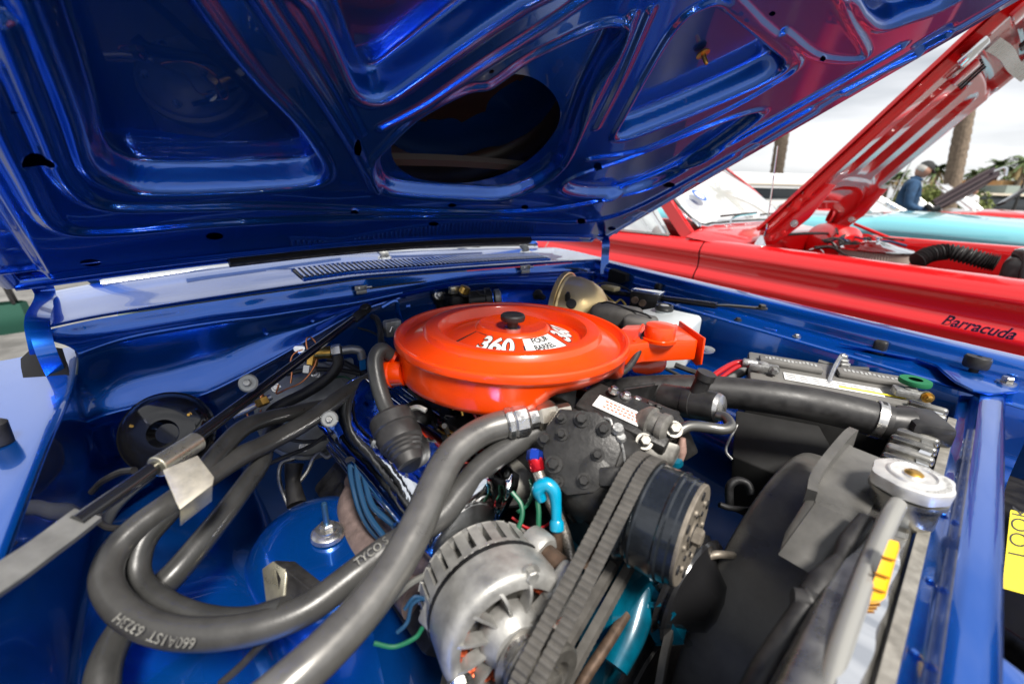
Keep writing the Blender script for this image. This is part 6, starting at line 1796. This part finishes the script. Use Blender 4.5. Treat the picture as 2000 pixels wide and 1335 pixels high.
tube('mirror_arm', [rvp(1545, 408), rvp(1556, 400), rvp(1568, 408)], .03, CHROME, rv, n=8)
for k_ in (-.35, .35):
    c_ = Vector((cen.x, cen.y, .42)) + rx * (rl * k_) - ry_ * 1.02
    wlh = lathe('wheel', [(.2, -.1), (.40, -.1), (.42, -.05), (.42, .1), (.22, .12)], c_, -ry_, RUBBER, rv, n=28)
    lathe('hub', [(.2, .11), (.1, .13), (.05, .14)], c_, -ry_, STEEL, wlh, n=20)

# ------------------------------------------------------------------ people
SKIN = mat('skin', (.45, .24, .17), 0, .5, noise=.1, nscale=30)
JACKET = mat('navy blue fleece', (.018, .055, .12), 0, .85, noise=.3, nscale=14, bump=.3, bscale=40, bdist=.01)
def person(name, label, base, h, face, jacket, trousers, cap=None, hair=None, pose='stand'):
    """face: horizontal heading; arms bent forward as if holding something small"""
    t = thing(name, label, 'person', base)
    f = V(face).normalized(); s = Vector((-f.y, f.x, 0)); b = V(base)
    k = h / 1.76
    def P3(a, c, z): return b + f * (a * k) + s * (c * k) + Vector((0, 0, z * k))
    verts, edges, rad = [], [], []
    def chain(pts_, parent=None):
        last = parent
        for (a, c, z, ra, rb2) in pts_:
            verts.append(P3(a, c, z)); rad.append((ra * k, rb2 * k))
            i = len(verts) - 1
            if last is not None: edges.append((last, i))
            last = i
        return last
    pel = chain([(0, 0, .95, .15, .13)])
    ch_ = chain([(0, 0, 1.08, .155, .135), (-.01, 0, 1.25, .17, .145), (-.01, 0, 1.40, .165, .13)], pel)
    neck = chain([(.02, 0, 1.50, .075, .07), (.05, 0, 1.56, .058, .058)], ch_)
    for q in (-1, 1):
        chain([(-.01, q * .17, 1.42, .085, .085), (-.03, q * .23, 1.26, .070, .070), (-.02, q * .24, 1.12, .062, .062), (.14, q * .20, 1.06, .052, .052), (.27, q * .12, 1.07, .043, .043)], ch_)
        chain([(.0, q * .09, .85, .105, .105), (.02, q * .10, .50, .075, .075), (0, q * .10, .10, .055, .055), (.10, q * .11, .05, .05, .045)], pel)
    me = bpy.data.meshes.new('body')
    me.from_pydata(verts, edges, [])
    o = finish(me, 'body', jacket, t, smooth=False)
    me.materials.append(trousers)
    sk = o.modifiers.new('skin', 'SKIN')
    for i, r in enumerate(rad): me.skin_vertices[0].data[i].radius = r
    me.skin_vertices[0].data[0].use_root = True
    sk.use_smooth_shade = True
    ss = o.modifiers.new('sub', 'SUBSURF'); ss.levels = 2; ss.render_levels = 2
    # trousers: a separate clothing piece over the legs
    # head
    hc_ = P3(.085, 0, 1.645)
    fd_ = (f * .86 + Vector((0, 0, -.5))).normalized()
    ud_ = s.cross(fd_) * -1
    if ud_.z < 0: ud_ = -ud_
    hv = []
    hf = []
    NU, NV = 18, 24
    for i in range(NU + 1):
        th = pi * i / NU
        for j in range(NV):
            ph = 2 * pi * j / NV
            x, y, z = sin(th) * cos(ph), sin(th) * sin(ph), cos(th)
            rx_, ry2, rz_ = .100, .078, .122
            if x > 0 and z < 0: rx_ *= 1 - .10 * (-z)
            if z < -.3: ry2 *= 1 - .25 * (-z - .3)
            q = Vector((x * rx_, y * ry2, z * rz_))
            if x > .75 and abs(y) < .28 and -.35 < z < .12: q.x += .022 * (1 - abs(y) / .28) * (1 - abs(z + .15) / .25)   # nose
            if x > .6 and .05 < z < .25: q.x -= .006 * (1 if .2 < abs(y) < .6 else 0)                                  # eye sockets
            if x > .7 and -.62 < z < -.45: q.x += .004
            if abs(y) > .9 and -.25 < z < .2 and abs(x) < .3: q.y *= 1.10                                               # ears
            hv.append(hc_ + (fd_ * q.x + s * q.y + ud_ * q.z) * k)
    for i in range(NU):
        for j in range(NV):
            hf.append((i * NV + j, i * NV + (j + 1) % NV, (i + 1) * NV + (j + 1) % NV, (i + 1) * NV + j))
    hd2 = pyd('head', hv, hf, SKIN, t)
    if hair:
        hrv = [hc_ + (q - hc_) * 1.04 for q in hv]
        keepf = [fc for fc in hf if all(((hv[i] - hc_).dot(fd_) < .02 * k and (hv[i] - hc_).dot(ud_) > -.055 * k) for i in fc)]
        pyd('hair', hrv, keepf, hair, t)
    if cap:
        cpv = [hc_ + (q - hc_) * 1.10 + ud_ * .008 for q in hv]
        keepf = [fc for fc in hf if all((hv[i] - hc_).dot(ud_) > .035 * k for i in fc)]
        cp3 = pyd('cap', cpv, keepf, cap, t)
        grid('cap_brim', [[hc_ + (fd_ * (.088 + .075 * u * cos(w)) + s * (.085 * sin(w)) + ud_ * (.05 - .02 * u)) * k for u in (0, .5, 1)] for w in np.linspace(-1.35, 1.35, 7)], cap, cp3, su=3, sv=3, thick=.004)
    # collar
    tube('collar', [P3(.03 + .07 * cos(a_), .08 * sin(a_), 1.515 - .02 * cos(a_)) for a_ in np.linspace(0, 2 * pi, 10, endpoint=False)], .016 * k, jacket, t, n=8, closed=True, res=3)
    # hands: palm, four fingers, thumb
    for q in (-1, 1):
        w0 = P3(.28, q * .115, 1.07)
        hd_v = []
        tube('hand', [w0, w0 + f * .045 * k, w0 + f * .085 * k + Vector((0, 0, -.006))], [.024 * k, .034 * k, .028 * k], SKIN, t, n=10, res=4)
        for j in range(4):
            l_ = (.055, .065, .06, .045)[j] * k
            p_ = w0 + f * .085 * k + s * ((j - 1.5) * .017 * k)
            tube('finger', [p_, p_ + f * l_ * .55 + Vector((0, 0, -.010)), p_ + f * l_ * .75 + Vector((0, 0, -.034 * k))], [.0095 * k, .009 * k, .007 * k], SKIN, t, n=8, res=3)
        tube('finger', [w0 + f * .03 * k - s * q * .02, w0 + f * .06 * k - s * q * .045 * k, w0 + f * .09 * k - s * q * .05 * k], [.011 * k, .010 * k, .008 * k], SKIN, t, n=8, res=3)
    # trousers
    for q in (-1, 1):
        tube('trouser_leg', [P3(0, q * .085, .98), P3(.01, q * .10, .72), P3(.02, q * .10, .50), P3(.0, q * .10, .12)], [.125 * k, .112 * k, .09 * k, .075 * k], trousers, t, n=14)
        tube('shoe', [P3(-.06, q * .105, .05), P3(.05, q * .11, .05), P3(.17, q * .115, .035)], [.045 * k, .05 * k, .035 * k], RUBBER, t, n=10)
    return t
DENIM = mat('dark trousers', (.03, .035, .05), 0, .9)
mt = at(1770, 400, t=7.0)
man = person('person', 'man in a navy fleece and dark cap looking down at something in his hands', (mt.x, mt.y, 0), 1.72, (.94, .33, 0), JACKET, DENIM, cap=mat('charcoal cap', (.022, .022, .023), 0, .8), hair=mat('grey hair', (.45, .43, .40), 0, .7))
p2 = at(1893, 400, t=17)
person('person', 'distant bare headed person in a white shirt among the parked cars', (p2.x, p2.y, 0), 1.62, (.5, -.8, 0), mat('white shirt', (.7, .7, .7), 0, .8), DENIM, hair=mat('brown hair', (.08, .05, .03), 0, .7))
# green bag shape standing in for unidentified things behind the blue car
tb = at(-4, 606, t=3.4)
bag = thing('bag_stand_in', 'dark green bag shape standing in for unidentified things behind the near corner of the blue car', 'bag', (tb.x, tb.y, 0))
bh_ = max(.2, tb.z + .05)
bv_ = []
for z_, w_, d_ in ((0, .12, .08), (bh_ * .5, .14, .09), (bh_, .13, .06)):
    bv_.append([Vector((tb.x + d_ * sx, tb.y + w_ * sy, z_)) for sx, sy in ((-1, -1), (1, -1), (1, 1), (-1, 1), (-1, -1))])
grid('shell', bv_, mat('green canvas', (.008, .06, .04), 0, .8), bag, su=2, sv=4)
for s_ in (-1, 1):
    tube('handle', [Vector((tb.x + .06 * s_, tb.y - .1, bh_)), Vector((tb.x + .06 * s_, tb.y - .06, bh_ + .2)), Vector((tb.x + .06 * s_, tb.y + .06, bh_ + .2)), Vector((tb.x + .06 * s_, tb.y + .1, bh_))], .012, RUBBER, bag, n=8)

# ------------------------------------------------------------------ palms, building, lamp post
BARK = mat('palm bark', (.19, .145, .105), 0, .85, noise=.35, nscale=9, bump=.3, bscale=30, bdist=.02)
FROND = mat('palm frond green', (.075, .115, .035), 0, .6, noise=.4, nscale=3)
FROND2 = mat('dry frond', (.22, .16, .07), 0, .8, noise=.3, nscale=4)
def palm(label, base, h, r, crown_r, seed, rings=60, lean=(0, 0), group='palm trees beyond the car park'):
    rnd = random.Random(seed)
    t = thing('palm_tree', label, 'palm tree', base, group=group)
    b = V(base)
    # trunk with overlapping leaf-base scales, shaped as a stepped diamond pattern
    n = 16
    v, f = [], []
    for i in range(rings * 2 + 1):
        z = h * i / (rings * 2)
        for k in range(n):
            a_ = 2 * pi * k / n
            st_ = 1 + .24 * ((i + (k % 2)) % 2) + .03 * rnd.uniform(-1, 1)
            rr = r * (1.12 - .25 * i / (rings * 2)) * st_
            v.append(b + Vector((lean[0] * z / h + rr * cos(a_), lean[1] * z / h + rr * sin(a_), z)))
    for i in range(rings * 2):
        for k in range(n):
            f.append((i * n + k, i * n + (k + 1) % n, (i + 1) * n + (k + 1) % n, (i + 1) * n + k))
    pyd('trunk', v, f, BARK, t, angle=12)
    # crown: arching fronds, each a spine with many leaflets
    top = b + Vector((lean[0], lean[1], h))
    v, f, v2, f2 = [], [], [], []
    nf = 44
    for i in range(nf):
        a_ = 2 * pi * i * .618 + rnd.uniform(-.2, .2)
        el = rnd.uniform(-.75, 1.25)
        L_ = crown_r * rnd.uniform(.8, 1.1)
        d = Vector((cos(a_), sin(a_), 0))
        V_, F_ = (v2, f2) if el < -.45 else (v, f)
        sp_ = []
        for s_ in np.linspace(0, 1, 13):
            s_ = float(s_)
            sp_.append(top + d * (L_ * s_ * cos(el * (1 - .3 * s_))) + Vector((0, 0, L_ * (s_ * sin(el) - .55 * s_ * s_))))
        sd_ = Vector((-d.y, d.x, 0))
        for j in range(1, 13):
            p = sp_[j]; q = (sp_[j] - sp_[j - 1]).normalized()
            for sg in (-1, 1):
                for m_ in (0, .5):
                    pb = sp_[j - 1] + (sp_[j] - sp_[j - 1]) * m_
                    ll = L_ * .24 * (1 - .55 * (j / 13) ** 2) * rnd.uniform(.8, 1.1)
                    tip = pb + sd_ * (sg * ll * .75) + q * ll * .65 + Vector((0, 0, -ll * rnd.uniform(.15, .5)))
                    i0 = len(V_)
                    wv = q * (L_ * (.018 if r > .23 else .060))
                    V_.extend([pb - wv, pb + wv, tip])
                    F_.append((i0, i0 + 1, i0 + 2))
    pyd('crown', v, f, FROND, t, smooth=False, kind='stuff')
    if v2: pyd('dry_skirt', v2, f2, FROND2, t, smooth=False, kind='stuff')
    return t
q_ = at(1858, 400, t=20); palm('thick date palm trunk beside the red raised hood', (q_.x, q_.y, 0), 13, .24, 3.2, 1, rings=42, lean=(CR.x * -1.9, CR.y * -1.9))
q_ = at(1508, 400, t=27); palm('palm trunk rising behind the tall white van', (q_.x, q_.y, 0), 20, .27, 3.0, 2, rings=50, lean=(CR.x * -1.2, CR.y * -1.2))
far = [(1738, 346, 60, .20, 1.3), (1760, 341, 58, .2, 1.4), (1832, 330, 50, .22, 1.5), (1903, 340, 60, .22, 1.5), (1952, 322, 52, .22, 1.6), (1978, 334, 60, .22, 1.5), (2003, 316, 50, .22, 1.7), (1927, 336, 62, .22, 1.4), (1708, 358, 70, .2, 1.3)]
names_ = ['small far palm nearest the red hood tip', 'small far palm just left of the man', 'far palm right behind the brim of the cap', 'far bushy palm right of the thick trunk', 'far palm behind the tip of the dark raised hood',
          'far palm above the tan building', 'far palm cut by the edge of the picture', 'far palm between thick trunk and dark hood tip', 'faint far palm low beside the red hood']
for i, (px, py, t_, r_, c_) in enumerate(far):
    q_ = at(px, py, t=t_)
    palm(names_[i], (q_.x, q_.y, 0), q_.z, r_, c_, 20 + i, rings=20)
# shrubs under the palms
BUSH = mat('shrub leaves', (.13, .16, .035), 0, .7, noise=.4, nscale=2)
def shrub(label, base, w, h, seed):
    rnd = random.Random(seed)
    t = thing('shrub', label, 'shrub', base, group='shrubs at the far edge of the car park')
    v, f = [], []
    for i in range(900):
        a_, r_, z_ = rnd.uniform(0, 2 * pi), sqrt(rnd.random()), rnd.random()
        p = V(base) + Vector((cos(a_) * r_ * w * (1 - .5 * z_), sin(a_) * r_ * w * (1 - .5 * z_), z_ * h * rnd.uniform(.6, 1.1)))
        d1 = Vector((rnd.uniform(-1, 1), rnd.uniform(-1, 1), rnd.uniform(-.4, 1))).normalized() * w * .13
        d2 = d1.cross(Vector((rnd.uniform(-1, 1), rnd.uniform(-1, 1), rnd.uniform(-1, 1)))).normalized() * w * .06
        i0 = len(v)
        v.extend([p - d2, p + d2, p + d1])
        f.append((i0, i0 + 1, i0 + 2))
    pyd('foliage', v, f, BUSH, t, smooth=False, kind='stuff')
    tube('stem', [V(base), V(base) + Vector((.05, 0, h * .5)), V(base) + Vector((0, .05, h * .85))], [.06, .04, .02], BARK, t, n=8)
for i, (px, t_, w_, h_) in enumerate(((1835, 34, 1.8, 2.4), (1885, 30, 1.8, 2.0), (1860, 38, 2.2, 2.3), (1815, 45, 2.2, 2.6), (1770, 55, 2.5, 1.9))):
    q_ = at(px, 400, t=t_)
    shrub(('yellow green shrub left of the thick palm trunk', 'shrub right of the thick palm trunk', 'shrub behind the thick palm trunk', 'shrub behind the man in the navy fleece', 'low far shrub left of the man')[i], (q_.x, q_.y, 0), w_, h_, 60 + i)
# tan building with parapet steps
TANW = mat('tan stucco', (.52, .30, .13), 0, .85, noise=.08, nscale=1.5, bump=.1, bscale=20)
bd_ = thing('stucco_building', 'tan stucco building with a stepped parapet and dark glazed front', 'building', at(1965, 400, t=50))
bR = Vector((CR.x, CR.y, 0)).normalized(); bN = Vector((-bR.y, bR.x, 0))
def bldg(name, x0, x1, ytop, t_, dpt, material, zb=0.0, front=0.0):
    a_, b_ = at(x0, ytop, t=t_), at(x1, ytop, t=t_)
    w_ = (b_ - a_).length
    c = (a_ + b_) / 2 + bN * (dpt / 2 - front)
    return box(name, Vector((c.x, c.y, (a_.z + zb) / 2)), (w_, dpt, a_.z - zb), material, bd_, axes=(bR, bN, Vector((0, 0, 1))), bevel=.03)
bldg('wing', 1915, 2100, 366, 50, 8, TANW)
bldg('tower', 1958, 2010, 352, 51, 6, TANW)
bldg('annex', 1968, 2150, 362, 46, 6, mat('grey green wall', (.20, .24, .22), 0, .8))
cn = bldg('canopy', 1905, 2100, 380, 45, 2.5, mat('cream fascia', (.62, .55, .44), 0, .7), zb=2.0)
bldg('shop_front', 1915, 2100, 386, 45.5, 1, mat('dark shop glass', (.03, .035, .04), 0, .1), front=.2)
lp = at(1983, 400, t=30)
ps = thing('lamp_post', 'slim dark lamp post before the tan building', 'lamp post', (lp.x, lp.y, 0))
tp_ = at(1990, 322, t=30)
tube('post', [Vector((lp.x, lp.y, 0)), Vector((lp.x, lp.y, tp_.z))], [.10, .06], BLACKS, ps, n=10, res=2)
lathe('lantern', [(.08, 0), (.22, .25), (.20, .45), (.05, .6)], Vector((lp.x, lp.y, tp_.z)), (0, 0, 1), BLACKS, ps, n=14)
